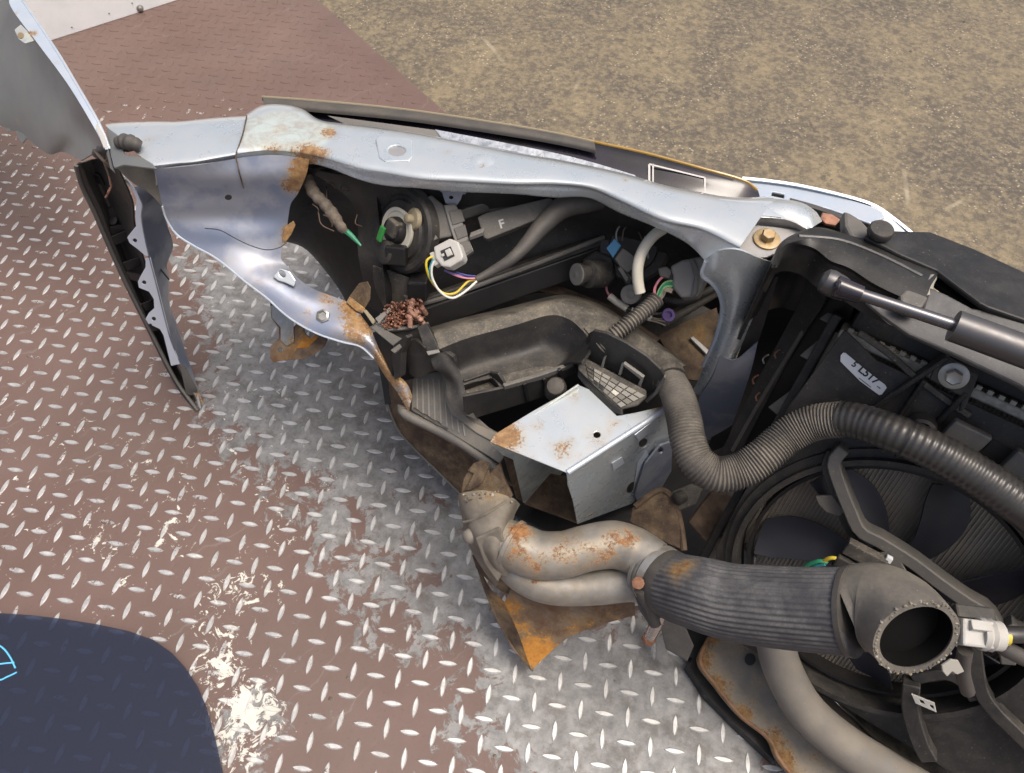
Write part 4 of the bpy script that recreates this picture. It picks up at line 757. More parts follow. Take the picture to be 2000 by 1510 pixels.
lathe('ring_terminal', P(1304, 616, .325), np.array([.2, -.5, .8]), [(0, .008), (.002, .0085), (.004, .008), (.004, .0045), (.001, .0045)], 'wire_purple', wb, 20)
# dark harness tubes on the right
hs = thing('dark_harness', 'thin black harness tubes running behind the blue post', 'harness', (1350, 600, .32))
tube('harness_tube', [(1240, 590, .325), (1275, 575, .335), (1330, 590, .335), (1400, 560, .35), (1450, 530, .36)], .005, 'black', hs, 10, 30); tube('harness_tube', [(1290, 632, .315), (1330, 612, .32), (1400, 570, .335), (1450, 545, .345)], .006, 'black_dusty', hs, 10, 30)
tube('harness_tube', [(1300, 616, .316), (1350, 590, .325), (1410, 560, .335)], .003, 'wire_brown', hs, 8, 20)
# grey multi-pin plug and corrugated branch
mp_ = thing('grey_plug', 'grey multi pin plug with pink and green wires leaving it', 'connector', (1330, 560, .38))
gpn = plane((1340, 545, .415), (-.25, -.6, .75))
slab('body', [(1308, 520), (1330, 508), (1368, 500), (1385, 512), (1378, 545), (1362, 580), (1330, 582), (1312, 562), (1314, 540)], gpn, .03, 'plastic_midgrey', mp_, bevel=.003)
slab('side_lug', [(1284, 524), (1302, 519), (1312, 530), (1306, 545), (1288, 540)], gpn, .014, 'plastic_grey', mp_, bevel=.002)
slab('collar', [(1346, 506), (1354, 504), (1366, 530), (1362, 572), (1350, 582), (1356, 540)], gpn, .004, 'plastic_grey', mp_, front=.004, bevel=.001)
slab('wire_face', [(1302, 538), (1312, 532), (1318, 548), (1314, 574), (1304, 572)], gpn, .01, 'black_clean', mp_, front=-.003, bevel=.001)
for k, (m, a, b) in enumerate((('wire_pink', (1312, 536), (1280, 560)), ('wire_pink', (1308, 536), (1278, 566)), ('wire_lime', (1316, 548), (1286, 570)), ('wire_green', (1314, 553), (1288, 572)), ('wire_lime', (1312, 560), (1292, 574)), ('wire_tan', (1314, 566), (1294, 576)), ('wire_tan', (1312, 571), (1296, 577)), ('wire_green', (1315, 558), (1290, 572)))):
    tube('wire', [(a[0], a[1], .407), ((a[0] + b[0]) / 2 - 3, (a[1] + b[1]) / 2 - 6, .407), (b[0], b[1], .40), (1280 + k, 590, .393)], .0014, m, mp_, 6, 20)
bh = thing('branch_conduit', 'thin black corrugated conduit from the grey plug into the relay holder', 'conduit', (1200, 660, .36))
tube('conduit', [(1284, 584, .396), (1262, 604, .392), (1228, 632, .386), (1195, 658, .378), (1172, 676, .368)], .0086, 'hose', bh, 18, 150, corr=(.0011, 7, 0, 1))
# ------------------------------------------------------------------ black battery tray and relay holder
tr = thing('battery_tray', 'dusty black plastic battery tray with a moulded basin and curved left arm', 'tray', (1030, 720, .29))
zt = .36; tpl = plane((1000, 620, zt), (0, 0, 1))
rimO = [(832, 652), (900, 632), (1000, 608), (1090, 586), (1140, 592), (1190, 614), (1250, 654), (1335, 715)]
rimI = [(858, 682), (915, 660), (1000, 637), (1072, 616), (1112, 624), (1140, 648), (1160, 668), (1180, 686)]
loft('rim', [[(x, y - 10, zt - .03) for x, y in rimO], [(x, y, zt) for x, y in rimO], [(x, y, zt + .002) for x, y in lerp2(rimO, rimI, .5)], [(x, y, zt) for x, y in rimI]], 'black_dusty', tr, nu=60, nv=4, thick=.003)
slab('rim_flat', [(1180, 606), (1250, 654), (1335, 715), (1320, 728), (1290, 728), (1200, 690), (1165, 670), (1140, 640)], tpl, .004, 'black_dusty', tr, front=.0025, bevel=.001)
b0_ = [(858, 682), (915, 660), (1000, 637), (1072, 616), (1112, 624), (1140, 648), (1152, 680), (1135, 708)]
b1_ = [(880, 700), (925, 684), (1000, 663), (1066, 644), (1096, 650), (1120, 666), (1128, 688), (1112, 708)]
b2_ = [(890, 726), (935, 712), (1000, 694), (1055, 678), (1080, 682), (1098, 692), (1104, 704), (1090, 716)]
b3_ = [(905, 750), (945, 742), (1000, 728), (1040, 718), (1060, 716), (1074, 716), (1082, 718), (1080, 722)]
loft('basin', [[(x, y, zt) for x, y in b0_], [(x, y, zt - .018) for x, y in b1_], [(x, y, zt - .037) for x, y in b2_], [(x, y, zt - .040) for x, y in b3_]], 'black', tr, nu=50, nv=6, thick=.003)
fpl_ = plane((1000, 728, zt - .041), (0, 0, 1))
slab('basin_floor', [(880, 722), (1055, 676), (1100, 690), (1138, 700), (1140, 712), (1060, 740), (985, 766), (960, 735), (905, 752)], fpl_, .003, 'black_dusty', tr, front=.001, bevel=.0006)
fw = vplane((912, 790, zt - .038), (1140, 708, zt - .038))
slab('front_wall', [(905, 775), (985, 758), (1060, 736), (1140, 706), (1146, 714), (1066, 762), (1062, 776), (985, 800), (925, 818), (908, 806)], fw, .004, 'black', tr, front=.002, bevel=.001)
slab('wall_lip', [(985, 755), (1060, 733), (1140, 704), (1141, 708), (1062, 741), (985, 762)], fw, .005, 'plastic_grey', tr, front=.003, bevel=.0008)
pk_ = plane((950, 765, zt - .054), (0, 0, 1))
slab('pad', [(908, 762), (955, 745), (984, 768), (930, 788), (916, 780)], pk_, .006, 'black_dusty', tr, bevel=.001)
slab('pocket_back', [(906, 745), (955, 728), (958, 746), (908, 764)], vplane(PL(906, 762, pk_), PL(957, 746, pk_)), .003, 'black', tr, bevel=.0008)
slab('pocket_side', [(955, 728), (972, 730), (990, 758), (984, 770), (957, 747)], vplane(PL(957, 747, pk_), PL(984, 768, pk_)), .004, 'black', tr, bevel=.0008)
slab('pocket_notch', [(917, 780), (922, 777), (938, 790), (933, 794)], pk_, .004, 'black_clean', tr, front=.004, bevel=.0005)
loft('left_arm', [[(838, 688, .35), (862, 684, .355), (884, 698, .352)], [(848, 720, .338), (874, 716, .342), (898, 726, .335)], [(868, 735, .322), (888, 748, .325), (908, 760, .32)], [(874, 775, .312), (896, 780, .313), (916, 790, .31)], [(892, 812, .30), (912, 812, .302), (932, 820, .30)]], 'black', tr, nu=16, nv=5, thick=.006)
for a, b in (((1060, 742), (1070, 775)), ((1022, 752), (1030, 786)), ((1090, 725), (1098, 742)), ((1120, 712), (1126, 728))):
    slab('wall_rib', [(a[0], a[1]), (a[0] + 7, a[1] - 3), (b[0] + 7, b[1] - 3), (b[0], b[1])], fw, .004, 'black_clean', tr, front=.005, bevel=.0008)
lathe('dark_boot', P(1085, 756, .31), (0, -.4, .9), [(-.02, .014), (0, .013), (.006, .010), (.008, .005)], 'rubber', tr, 18)
# relay holder with its square cells
rh = thing('relay_holder', 'black relay holder with a dusty grid of square cells', 'relay holder', (1200, 760, .33))
gp_ = plane3((1135, 712, .345), (1255, 778, .345), (1165, 755, .338))
slab('base', [(1130, 706), (1145, 700), (1175, 716), (1262, 762), (1262, 776), (1245, 792), (1214, 800), (1198, 790), (1150, 744), (1128, 722)], gp_, .006, 'black_dusty', rh, bevel=.0015)
slab('base_skirt', [(1128, 722), (1150, 744), (1198, 790), (1214, 800), (1215, 812), (1195, 805), (1140, 752), (1128, 736)], plane((1160, 760, .333), (-.5, -.6, .6)), .004, 'black', rh, bevel=.001)
qa, qb, qc, qd = (np.array(p, float) for p in ((1142, 709), (1262, 773), (1212, 797), (1150, 740)))
def quad(u, v): return tuple((qa * (1 - u) + qb * u) * (1 - v) + (qd * (1 - u) + qc * u) * v)
for i in range(7):
    for j in range(4):
        u0, u1, v0, v1 = (i + .07) / 7, (i + .93) / 7, (j + .08) / 4, (j + .92) / 4; dark = (i, j) in ((1, 3), (2, 3)); blank = i == 0
        slab('cell', [quad(u0, v0), quad(u1, v0), quad(u1, v1), quad(u0, v1)], gp_, .003, 'ink_and_shade' if dark else ('cream' if (i, j) == (4, 2) else 'black_dusty' if blank else random.choice(['plastic_pale_d', 'plastic_pale_d', 'cell_dim'])), rh, front=.0006 if dark else .0014 + random.uniform(-.0003, .0004), bevel=.0004)
wl = vplane((1140, 700, .345), (1282, 768, .345))
slab('back_wall', [(1143, 696), (1158, 646), (1185, 652), (1225, 672), (1262, 696), (1290, 722), (1298, 735), (1284, 764), (1262, 770), (1215, 735), (1180, 716)], (wl[0] - np.sign(wl[1] @ (O - wl[0])) * wl[1] * .004, wl[1]), .004, 'black', rh, bevel=.001)
slab('wall_end', [(1132, 700), (1144, 690), (1157, 646), (1150, 650), (1138, 680)], plane((1145, 680, .352), (-.9, -.4, .2)), .004, 'black', rh, bevel=.001)
slab('slot_bar', [(1214, 712), (1218, 710), (1257, 738), (1254, 744)], wl, .004, 'plastic_midgrey', rh, front=.004, bevel=.0006)
slab('slot_bar', [(1213, 712), (1218, 712), (1212, 734), (1207, 732)], wl, .004, 'plastic_midgrey', rh, front=.004, bevel=.0006); slab('slot_bar', [(1250, 742), (1256, 740), (1248, 762), (1242, 760)], wl, .004, 'plastic_midgrey', rh, front=.004, bevel=.0006)
slab('slot_bar', [(1178, 700), (1182, 698), (1176, 722), (1172, 720)], wl, .004, 'plastic_midgrey', rh, front=.004, bevel=.0006)
slab('end_frame', [(1275, 770), (1282, 758), (1296, 735), (1300, 740), (1284, 770), (1264, 788), (1258, 784)], wl, .005, 'plastic_grey', rh, front=.006, bevel=.001)
# corroded copper strands in a broken black terminal block
cs = thing('terminal_block', 'broken black terminal block stuffed with corroded copper strands', 'terminal block', (800, 640, .31))
cpl_ = plane((795, 640, .352), (0, -.25, 1))
slab('cup_front', [(750, 636), (760, 644), (800, 640), (820, 634), (832, 650), (835, 672), (800, 676), (775, 672), (755, 652)], plane((795, 650, .345), (0, -.8, .5)), .004, 'black', cs, bevel=.001)
slab('cup_lip', [(750, 634), (756, 640), (800, 637), (836, 628), (838, 633), (800, 643), (756, 646)], cpl_, .004, 'plastic_grey', cs, front=.003, bevel=.0008)
V = []; F = []
def strand(a, b, r):
    a, b = np.array(a), np.array(b); t = b - a; t /= np.linalg.norm(t); x = np.cross(t, [.1, .7, .3]); x /= np.linalg.norm(x); y = np.cross(t, x); k0 = len(V)
    for q, rr_ in ((a, r), ((a + b) / 2 + rng.normal(size=3) * .0015, r), (b, r * .9)):
        for k in range(6): an = k * math.pi / 3; V.append(q + rr_ * (math.cos(an) * x + math.sin(an) * y))
    for s in range(2):
        for k in range(6): F.append((k0 + s * 6 + k, k0 + s * 6 + (k + 1) % 6, k0 + (s + 1) * 6 + (k + 1) % 6, k0 + (s + 1) * 6 + k))
    F.append(tuple(k0 + 12 + k for k in range(6)))
for k in range(240):
    u = random.uniform(-1, 1); v = random.uniform(-1, 1); x = 792 + u * 34 + v * 2; y = 616 - u * 12 + v * 18; z = .356 + random.uniform(0, .014) * (1 - u * u * .5)
    a = P(x, y, z - .014); d = rng.normal(size=3) * .0035 + np.array([-.002, -.005, .012]); strand(a, a + d, random.uniform(.0007, .0016))
o = link('copper_strands', mesh('copper_strands', V, F), 'copper', cs); o['kind'] = 'stuff'
surf('cable_end', (0.38, 0.21, 0.15), 0.6, 0.2, c2=(0.20, 0.09, 0.06), vscale=200, dust=0.25, bump=.5, bscale=900)
for k in range(11):
    x, y = 806 + random.uniform(-14, 20), 604 + random.uniform(-14, 20); q = P(x, y, .368 + random.uniform(-.003, .003)); lathe('cable_end', q, rng.normal(size=3) * .4 + np.array([-.1, -.5, .9]), [(-.012, .0030), (0, .0031), (.001, .0022)], 'cable_end', cs, 9)
for pts, pl_, th, m in (([(815, 640), (832, 630), (848, 660), (858, 684), (838, 692), (828, 680)], plane((836, 660, .365), (-.2, -.5, .8)), .01, 'black'), ([(768, 674), (792, 655), (796, 660), (784, 690), (782, 735), (770, 742), (765, 700)], plane((780, 690, .35), (-.6, -.7, .3)), .008, 'black'), ([(724, 640), (734, 634), (790, 664), (785, 672), (768, 676)], plane((755, 655, .352), (-.2, -.4, .9)), .005, 'plastic_grey'),
                       ([(732, 622), (760, 600), (764, 604), (740, 632)], plane((745, 615, .36), (-.1, -.5, .85)), .003, 'plastic_midgrey'), ([(708, 606), (714, 604), (734, 628), (728, 634)], plane((720, 618, .352), (-.1, -.5, .85)), .004, 'seal_tan'), ([(726, 650), (742, 645), (770, 680), (766, 735), (752, 705)], plane((745, 680, .325), (-.6, -.6, .4)), .004, 'black_clean'), ([(832, 686), (856, 682), (860, 688), (836, 694)], plane((846, 688, .362), (0, -.4, .9)), .003, 'plastic_midgrey'),
                       ([(762, 684), (800, 656), (804, 662), (770, 690)], plane((785, 672, .362), (-.2, -.4, .9)), .004, 'plastic_grey')):
    slab('broken_rib', pts, pl_, th, m, cs, bevel=.0008)
loft('charred_body', [[(790, 670, .352), (810, 664, .36), (830, 680, .36), (845, 690, .352)], [(795, 700, .335), (812, 700, .342), (835, 702, .345), (860, 706, .34)], [(800, 730, .315), (815, 738, .318), (838, 728, .325), (862, 722, .33)]], 'char', cs, nu=24, nv=8, thick=.01)
# ribbed cooler plate and the shield below it
ck = thing('cooler_plate', 'dusty grey ribbed cooler plate with a rounded edge tube', 'cooler', (880, 800, .22))
kp = plane3((808, 735, .285), (860, 725, .292), (960, 880, .265))
slab('plate', [(806, 742), (812, 734), (850, 726), (868, 728), (880, 760), (915, 800), (955, 835), (985, 852), (975, 868), (985, 892), (975, 905), (955, 892), (870, 840), (803, 800)], kp, .006, 'plastic_grey', ck, bevel=.001)
for k in range(9):
    x = 812 + k * 11; y0 = 740 + max(0, k - 4) * 16; y1 = 802 + k * 6.2
    slab('rib', [(x, y0), (x + 3, y0), (x + 4 + k * .6, y1), (x + 1 + k * .6, y1)], kp, .002, 'plastic_midgrey', ck, front=.0012, bevel=.0004)
slab('duct', [(862, 724), (874, 722), (880, 745), (878, 770), (885, 790), (925, 825), (985, 852), (975, 870), (930, 846), (880, 808), (868, 780), (866, 750)], kp, .004, 'pipe_grey', ck, front=.003, bevel=.0015)
tube('edge_tube', [(786, 793, .276), (786, 802, .272), (800, 814, .27), (850, 838, .262), (905, 868, .257), (950, 900, .252), (968, 916, .25)], .006, 'plastic_grey', ck, 12, 50)
tube('edge_tube', [(806, 800, .274), (850, 826, .267), (905, 856, .26), (955, 892, .255)], .0032, 'black', ck, 8, 30, corr=(.0007, 4, 0, 1))
sh = thing('splash_shield', 'thin crusty brown splash shield hanging over the plate', 'shield', (850, 900, .10))
loft('shield', [[(738, 690, .24), (744, 730, .225), (752, 770, .205), (764, 812, .185), (785, 850, .165), (825, 892, .15), (870, 935, .135), (900, 965, .12)], [(775, 740, .235), (790, 775, .225), (800, 805, .215), (815, 830, .20), (845, 850, .185), (880, 880, .175), (920, 915, .165), (950, 940, .155)], [(810, 740, .25), (830, 790, .245), (850, 820, .235), (870, 840, .225), (900, 860, .215), (940, 890, .21), (970, 920, .2), (1000, 950, .19)]], 'rust_brown', sh, nu=50, nv=8, thick=.002, rust=[(880, 900, .16, .05, .3)])
tube('shield_edge', [(738, 692, .241), (745, 735, .225), (753, 775, .205), (766, 815, .186), (786, 851, .166), (826, 893, .151), (870, 936, .136), (900, 966, .121)], .0015, 'plastic_grey', sh, 6, 50)
loft('black_edge', [[(728, 660, .29), (736, 700, .25), (745, 745, .225), (752, 790, .2)], [(738, 660, .285), (748, 700, .25), (758, 745, .225), (768, 790, .2)]], 'black_clean', sh, nu=20, nv=2, thick=.002)
# bumper shell and black sheets, added so the space below reads dark
bs = thing('bumper_shell', 'black inside of the bumper shell and added dark sheet under the headlamp', 'bumper', (1100, 600, .01))
loft('shell', [[(600, 250, .40), (800, 262, .40), (1000, 300, .40), (1200, 345, .40), (1400, 395, .40), (1560, 430, .40), (1700, 470, .40)], [(620, 330, .25), (800, 350, .25), (1000, 380, .25), (1200, 420, .25), (1400, 470, .25), (1560, 510, .25), (1700, 550, .25)], [(690, 470, .02), (820, 480, .02), (1000, 510, .02), (1200, 545, .02), (1400, 590, .02), (1560, 640, .02), (1700, 680, .02)]], 'black_clean', bs, nu=40, nv=5, thick=.003)
slab('shade_sheet', [(770, 620), (775, 780), (905, 930), (1010, 1010), (1330, 1170), (1480, 1190), (1560, 1180), (1600, 700), (1400, 560), (1000, 500), (820, 470)], plane((1100, 800, .09), (0, 0, 1)), .004, 'black_clean', bs, bevel=.001)  # black sheet added to stand for the shade over the floor
slab('inner_web', [(850, 600), (1000, 560), (1180, 540), (1300, 560), (1420, 620), (1400, 760), (1310, 720), (1250, 660), (1190, 620), (1140, 598), (1090, 592), (860, 650)], plane((1100, 600, .27), (0, -.3, 1)), .004, 'black', bs, bevel=.001)
loft('dark_backing', [[(1470, 500, .40), (1540, 500, .42), (1610, 500, .44)], [(1420, 700, .22), (1490, 710, .23), (1570, 720, .25)], [(1360, 900, .11), (1420, 900, .11), (1490, 900, .12)]], 'black_clean', bs, nu=12, nv=4, thick=.003)  # black sheet added as the shade between post and leg
slab('inner_flange', [(1030, 545), (1100, 560), (1200, 600), (1290, 660), (1280, 670), (1180, 612), (1090, 575), (1020, 560)], plane((1100, 570, .315), (0, -.3, 1)), .003, 'rust_brown', bs, bevel=.001)
# ------------------------------------------------------------------ radiator, shroud, fan
rad = thing('radiator', 'dusty finned radiator with a pale crimped top edge', 'radiator', R2(.16, -.40, -.05))
def rbox(name, u0, u1, v0, v1, o0, o1, mat, parent, bevel=.001):
    return box3(name, R2((u0 + u1) / 2, (v0 + v1) / 2, (o0 + o1) / 2), RU * (u1 - u0) / 2, RV * (v1 - v0) / 2, RN * (o1 - o0) / 2, mat, parent, bevel)
rbox('core', -.005, .42, -.40, -.018, -.052, -.038, 'fins', rad, 0)
tm = None
for k in range(100):
    u = .0 + k * .0042
    if tm is None:
        o = rbox('core_tube', u, u + .0013, -.40, -.018, -.0378, -.0362, 'tube_alu', rad, 0); tm = o; continue
    c = tm.copy(); COL.objects.link(c); c.location = Vector(RU * k * .0042); c.parent = rad; c.matrix_parent_inverse = tm.matrix_parent_inverse
rbox('top_tank', .004, .42, -.008, .038, -.062, -.024, 'black', rad, .006)
rbox('crimp_strip', -.002, .42, -.016, -.006, -.060, -.012, 'crimp', rad, .002)
ct = None
for k in range(40):
    if ct is None: ct = rbox('crimp_tooth', .004, .009, -.006, -.002, -.016, -.0115, 'crimp', rad, 0); continue
    c = ct.copy(); COL.objects.link(c); c.location = Vector(RU * k * .0102); c.parent = rad; c.matrix_parent_inverse = ct.matrix_parent_inverse
rbox('side_frame', -.016, -.006, -.40, .0, -.055, -.030, 'black', rad, .002)
sh_ = thing('fan_shroud', 'black plastic fan shroud with a round opening and label on its top corner', 'fan shroud', R2(.16, -.40, 0))
CU, CV, CR = .1585, -.2385, .149
def rpoly(name, uv, holes, off, thick, mat, parent, bevel=.001, sub=0):
    return slab3(name, [[R2(u, v, off) for u, v in L] for L in [uv] + holes], RN, thick, mat, parent, bevel, None, sub)
cir = [(CU + CR * math.cos(t), CV + CR * math.sin(t)) for t in np.linspace(0, 2 * math.pi, 64, endpoint=False)]
tl = RP(1645, 652) - RA; bl = RP(1420, 905) - RA
tlu, tlv = tl @ RU, tl @ RV; 
panel = [(tlu, tlv + .004), (.006, -.004), (.04, -.017), (.42, -.020), (.42, -.40), (.05, -.40), (-.004, -.30), (-.006, -.20), (-.010, -.10)]
cir2 = [(u, v) for u, v in cir]
rpoly('shroud_panel', panel, [cir2], 0, .004, 'black', sh_)
def ring(name, r0, r1, o0, o1, mat, parent):
    V = []; F = []; n = 72
    for k in range(n):
        a = 2 * math.pi * k / n; c, s = math.cos(a), math.sin(a)
        for r, o in ((r0, o0), (r0, o1), (r1, o1), (r1, o0)): V.append(R2(CU + r * c, CV + r * s, o))
    for k in range(n):
        j = (k + 1) % n
        for q in range(4): F.append((k * 4 + q, k * 4 + (q + 1) % 4, j * 4 + (q + 1) % 4, j * 4 + q))
    me = mesh(name, V, F); bm = bmesh.new(); bm.from_mesh(me); bmesh.ops.recalc_face_normals(bm, faces=bm.faces); bm.to_mesh(me); bm.free()
    return link(name, me, mat, parent)
ring('shroud_ring', CR - .003, CR + .003, -.026, .012, 'black', sh_); ring('inner_ring', CR - .014, CR - .010, -.026, -.006, 'black_clean', sh_); ring('ring_step', CR + .003, CR + .012, -.002, .004, 'black', sh_)
def arm(name, pts, w, off, th, mat, parent, offs=None):
    c = crom([RP(*p, off if offs is None else offs[i]) for i, p in enumerate(pts)], 30); T = np.gradient(c, axis=0); T /= np.linalg.norm(T, axis=1, keepdims=True); S = np.cross(T, RN); S /= np.linalg.norm(S, axis=1, keepdims=True)
    V = []; F = []
    for i in range(30):
        for a, b in ((-1, 0), (-1, -1), (1, -1), (1, 0)): V.append(c[i] + S[i] * w / 2 * a + RN * th * b)
    for i in range(29):
        for q in range(4): F.append((i * 4 + q, i * 4 + (q + 1) % 4, i * 4 + 4 + (q + 1) % 4, i * 4 + 4 + q))
    F += [(3, 2, 1, 0), (116, 117, 118, 119)]; me = mesh(name, V, F); bm = bmesh.new(); bm.from_mesh(me); bmesh.ops.recalc_face_normals(bm, faces=bm.faces); bm.to_mesh(me); bm.free()
    o = link(name, me, mat, parent); m = o.modifiers.new('bevel', 'BEVEL'); m.width = .0015; m.segments = 2; return o
arm('motor_arm', [(1648, 878), (1628, 905), (1640, 950), (1660, 1000), (1680, 1040), (1720, 1062), (1780, 1100), (1840, 1145), (1890, 1180), (1930, 1205), (1962, 1262), (1970, 1300)], .013, .026, .020, 'plastic_grey', sh_, [.012, .02, .026, .028, .03, .03, .03, .03, .03, .028, .026, .024])
arm('motor_arm', [(1622, 882), (1612, 910), (1622, 950), (1645, 1010), (1668, 1060)], .008, .016, .018, 'black', sh_, [.006, .012, .016, .018, .018])
arm('motor_arm', [(1965, 1225), (1985, 1240), (2060, 1262), (2160, 1290)], .014, .024, .016, 'plastic_grey', sh_)
arm('motor_arm', [(1898, 1225), (1905, 1290), (1915, 1350), (1940, 1390), (1990, 1440), (2080, 1530)], .014, .020, .016, 'black', sh_)
arm('motor_arm', [(1780, 1340), (1778, 1390), (1795, 1450), (1815, 1490)], .017, .024, .018, 'black', sh_); arm('motor_arm', [(1782, 1330), (1840, 1320), (1880, 1335), (1905, 1370)], .012, .016, .014, 'black', sh_)
slab3('clip_plate', [[RP(x, y, .030) for x, y in L] for L in ([(1780, 1356), (1825, 1374), (1829, 1392), (1788, 1374)], [(1795, 1366), (1803, 1369), (1807, 1376), (1798, 1374)], [(1816, 1376), (1823, 1379), (1824, 1386), (1817, 1382)])], RN, .002, 'plastic_pale', sh_, .0003)
# sloping ribs, stay, hooks on the shroud top
for a, b, w in (((1852, 700), (1690, 810), .005), ((1806, 745), (1752, 822), .004), ((1888, 770), (1822, 838), .005)):
    arm('stay_rib', [a, ((a[0] + b[0]) / 2, (a[1] + b[1]) / 2), b], w, .02, .02, 'black', sh_, [.018, .012, .004])
ear = [[RP(x, y, .016) for x, y in [(1828, 712), (1850, 698), (1912, 732), (1902, 760), (1885, 800), (1872, 805), (1880, 775), (1866, 770), (1815, 742)]]]
slab3('mount_ear', ear, RN, .006, 'black', sh_, .0015)
lathe('mount_washer', RP(1863, 734, .016), RN, [(0, .0125), (.0014, .0125), (.0018, .0115), (.0018, .007)], 'steel', sh_, 24)
lathe('mount_bolt', RP(1863, 735, .0175), RN, [(0, .0075), (.005, .0075), (.006, .0062), (.005, .004)], 'steel', sh_, 6)
for pts in ([(1826, 865), (1866, 822), (1940, 858), (1885, 908)], [(1928, 940), (1990, 880), (2060, 930), (2050, 990), (1990, 975)]):
    slab3('hook', [[RP(x, y, .022) for x, y in pts]], RN, .012, 'plastic_grey', sh_, .002)
slab3('hook_lip', [[RP(x, y, .026) for x, y in [(1826, 866), (1832, 858), (1892, 896), (1885, 908)]]], RN, .005, 'plastic_midgrey', sh_, .001); slab3('hook_lip', [[RP(x, y, .026) for x, y in [(1928, 942), (1934, 932), (2050, 985), (2045, 1000)]]], RN, .005, 'plastic_midgrey', sh_, .001)
slab3('recess', [[RP(x, y, .0012) for x, y in [(1940, 858), (1985, 884), (1945, 920), (1895, 905)]]], RN, .001, 'ink_and_shade', sh_, 0)
lathe('round_boss', RP(1800, 832, .004), RN, [(0, .014), (.016, .013), (.018, .010), (.014, .008)], 'black', sh_, 20)
arm('moulding', [(1676, 650), (1740, 696), (1790, 740), (1850, 785), (1895, 815)], .006, .006, .006, 'black_dusty', sh_)
# label with its print
lbp = [(1642, 694), (1647, 689), (1652, 690), (1690, 722), (1729, 752), (1732, 758), (1722, 771), (1717, 772), (1680, 745), (1655, 720), (1641, 706)]
slab3('label', [[RP(x, y, .0016) for x, y in lbp]], RN, .0008, 'label', sh_, .0002)
def text3(s, pos, ux, uy, size, mat, parent, name='print'):
    cu = bpy.data.curves.new(name, 'FONT'); cu.body = s; cu.size = size; cu.extrude = .0002; cu.offset = size * .022; cu.align_x = 'CENTER'; cu.align_y = 'CENTER'
    o = bpy.data.objects.new(name, cu); COL.objects.link(o); dg = bpy.context.evaluated_depsgraph_get(); me = bpy.data.meshes.new_from_object(o.evaluated_get(dg)); bpy.data.objects.remove(o); bpy.data.curves.remove(cu)
    ux = np.array(ux) / np.linalg.norm(ux); n = np.cross(ux, uy); n /= np.linalg.norm(n); uy = np.cross(n, ux); Mx = Matrix.Identity(4)
    for r in range(3): Mx[r][0], Mx[r][1], Mx[r][2], Mx[r][3] = ux[r], uy[r], n[r], pos[r]
    me.transform(Mx); me.materials.clear(); return link(name, me, mat, parent, smooth=False)
la, lb_ = RP(1655, 708, .0018), RP(1722, 760, .0018); lx = (lb_ - la) / np.linalg.norm(lb_ - la); ly = np.cross(RN, lx)
text3('L517', RP(1697, 733, .0019), lx, ly, .0108, 'ink_and_shade', sh_, 'label_print'); text3('5', RP(1669, 712, .0019), lx, ly, .0085, 'ink_and_shade', sh_, 'label_print'); text3('-----------', RP(1690, 747, .0019), lx, ly, .004, 'ink_and_shade', sh_, 'label_print'); text3('--', RP(1717, 756, .0019), lx, ly, .006, 'ink_and_shade', sh_, 'label_print')
q0, q1 = PL(944, 452, fb_), PL(1040, 422, fb_); nb_ = fb_[1] if fb_[1] @ (O - fb_[0]) > 0 else -fb_[1]
text3('F', PL(980, 438, (fb_[0] + nb_ * .0004, fb_[1])), q1 - q0, np.cross(nb_, q1 - q0), .014, 'white_print', hl, 'letter_print')
fan = thing('radiator_fan', 'dark radiator fan with broad curved blades in front of the fins', 'fan', R2(CU, CV, -.01))
lathe('hub', R2(CU, CV, -.022), RN, [(0, .040), (.020, .040), (.026, .036), (.026, .02)], 'black_clean', fan, 36)
lathe('motor', R2(CU, CV, .004), RN, [(0, .030), (.020, .030), (.026, .026), (.028, .012)], 'black_dusty', fan, 32)
for k in range(7):
    a0 = .35 + k * 2 * math.pi / 7; rows = []
    for q in range(6):
        r = .036 + (CR - .018 - .036) * q / 5; wid = (.26, .26, .255, .24, .21, .14)[q]; lean = .30 * (q / 5) ** 1.4
        rows.append([R2(CU + r * math.cos(a0 + lean + s * wid), CV + r * math.sin(a0 + lean + s * wid), -.016 + s * .010 - .004 * math.cos(s * 1.5)) for s in (-1, -.5, 0, .5, 1)])
    loft('blade', rows, 'blade', fan, nu=14, nv=3, thick=.0018)
tube('motor_wire', [RP(1565, 1118, .03), RP(1575, 1105, .036), RP(1600, 1096, .04), RP(1618, 1100, .038)], .0022, 'wire_green', fan, 8, 20); tube('motor_wire', [RP(1600, 1122, .03), RP(1605, 1100, .038), RP(1622, 1090, .042), RP(1640, 1092, .04)], .002, 'wire_yellow', fan, 8, 20)
tube('motor_wire', [RP(1580, 1120, .03), RP(1590, 1106, .036), RP(1612, 1102, .04)], .002, 'wire_cyan', fan, 8, 16); tube('motor_wire', [RP(1592, 1122, .03), RP(1600, 1108, .036), RP(1625, 1100, .04)], .002, 'wire_black', fan, 8, 16)
box3('motor_plug', RP(1655, 1102, .038), RU * .012, RV * .006, RN * .006, 'black', fan, .0015); box3('motor_plug', RP(1690, 1085, .034), RU * .020, RV * .008, RN * .006, 'black_dusty', fan, .0015)
slab3('motor_bracket', [[RP(x, y, .030) for x, y in [(1715, 1082), (1735, 1075), (1760, 1096), (1772, 1120), (1752, 1128), (1720, 1106)]]], RN, .004, 'plastic_grey', fan, .001); box3('bracket_stud', RP(1736, 1092, .033), RU * .003, RV * .003, RN * .003, 'label', fan, .0006)
slab3('motor_bracket', [[RP(x, y, .018) for x, y in [(1592, 970), (1625, 968), (1650, 1000), (1640, 1010), (1612, 1000), (1598, 985)]]], RN, .004, 'plastic_grey', fan, .001)
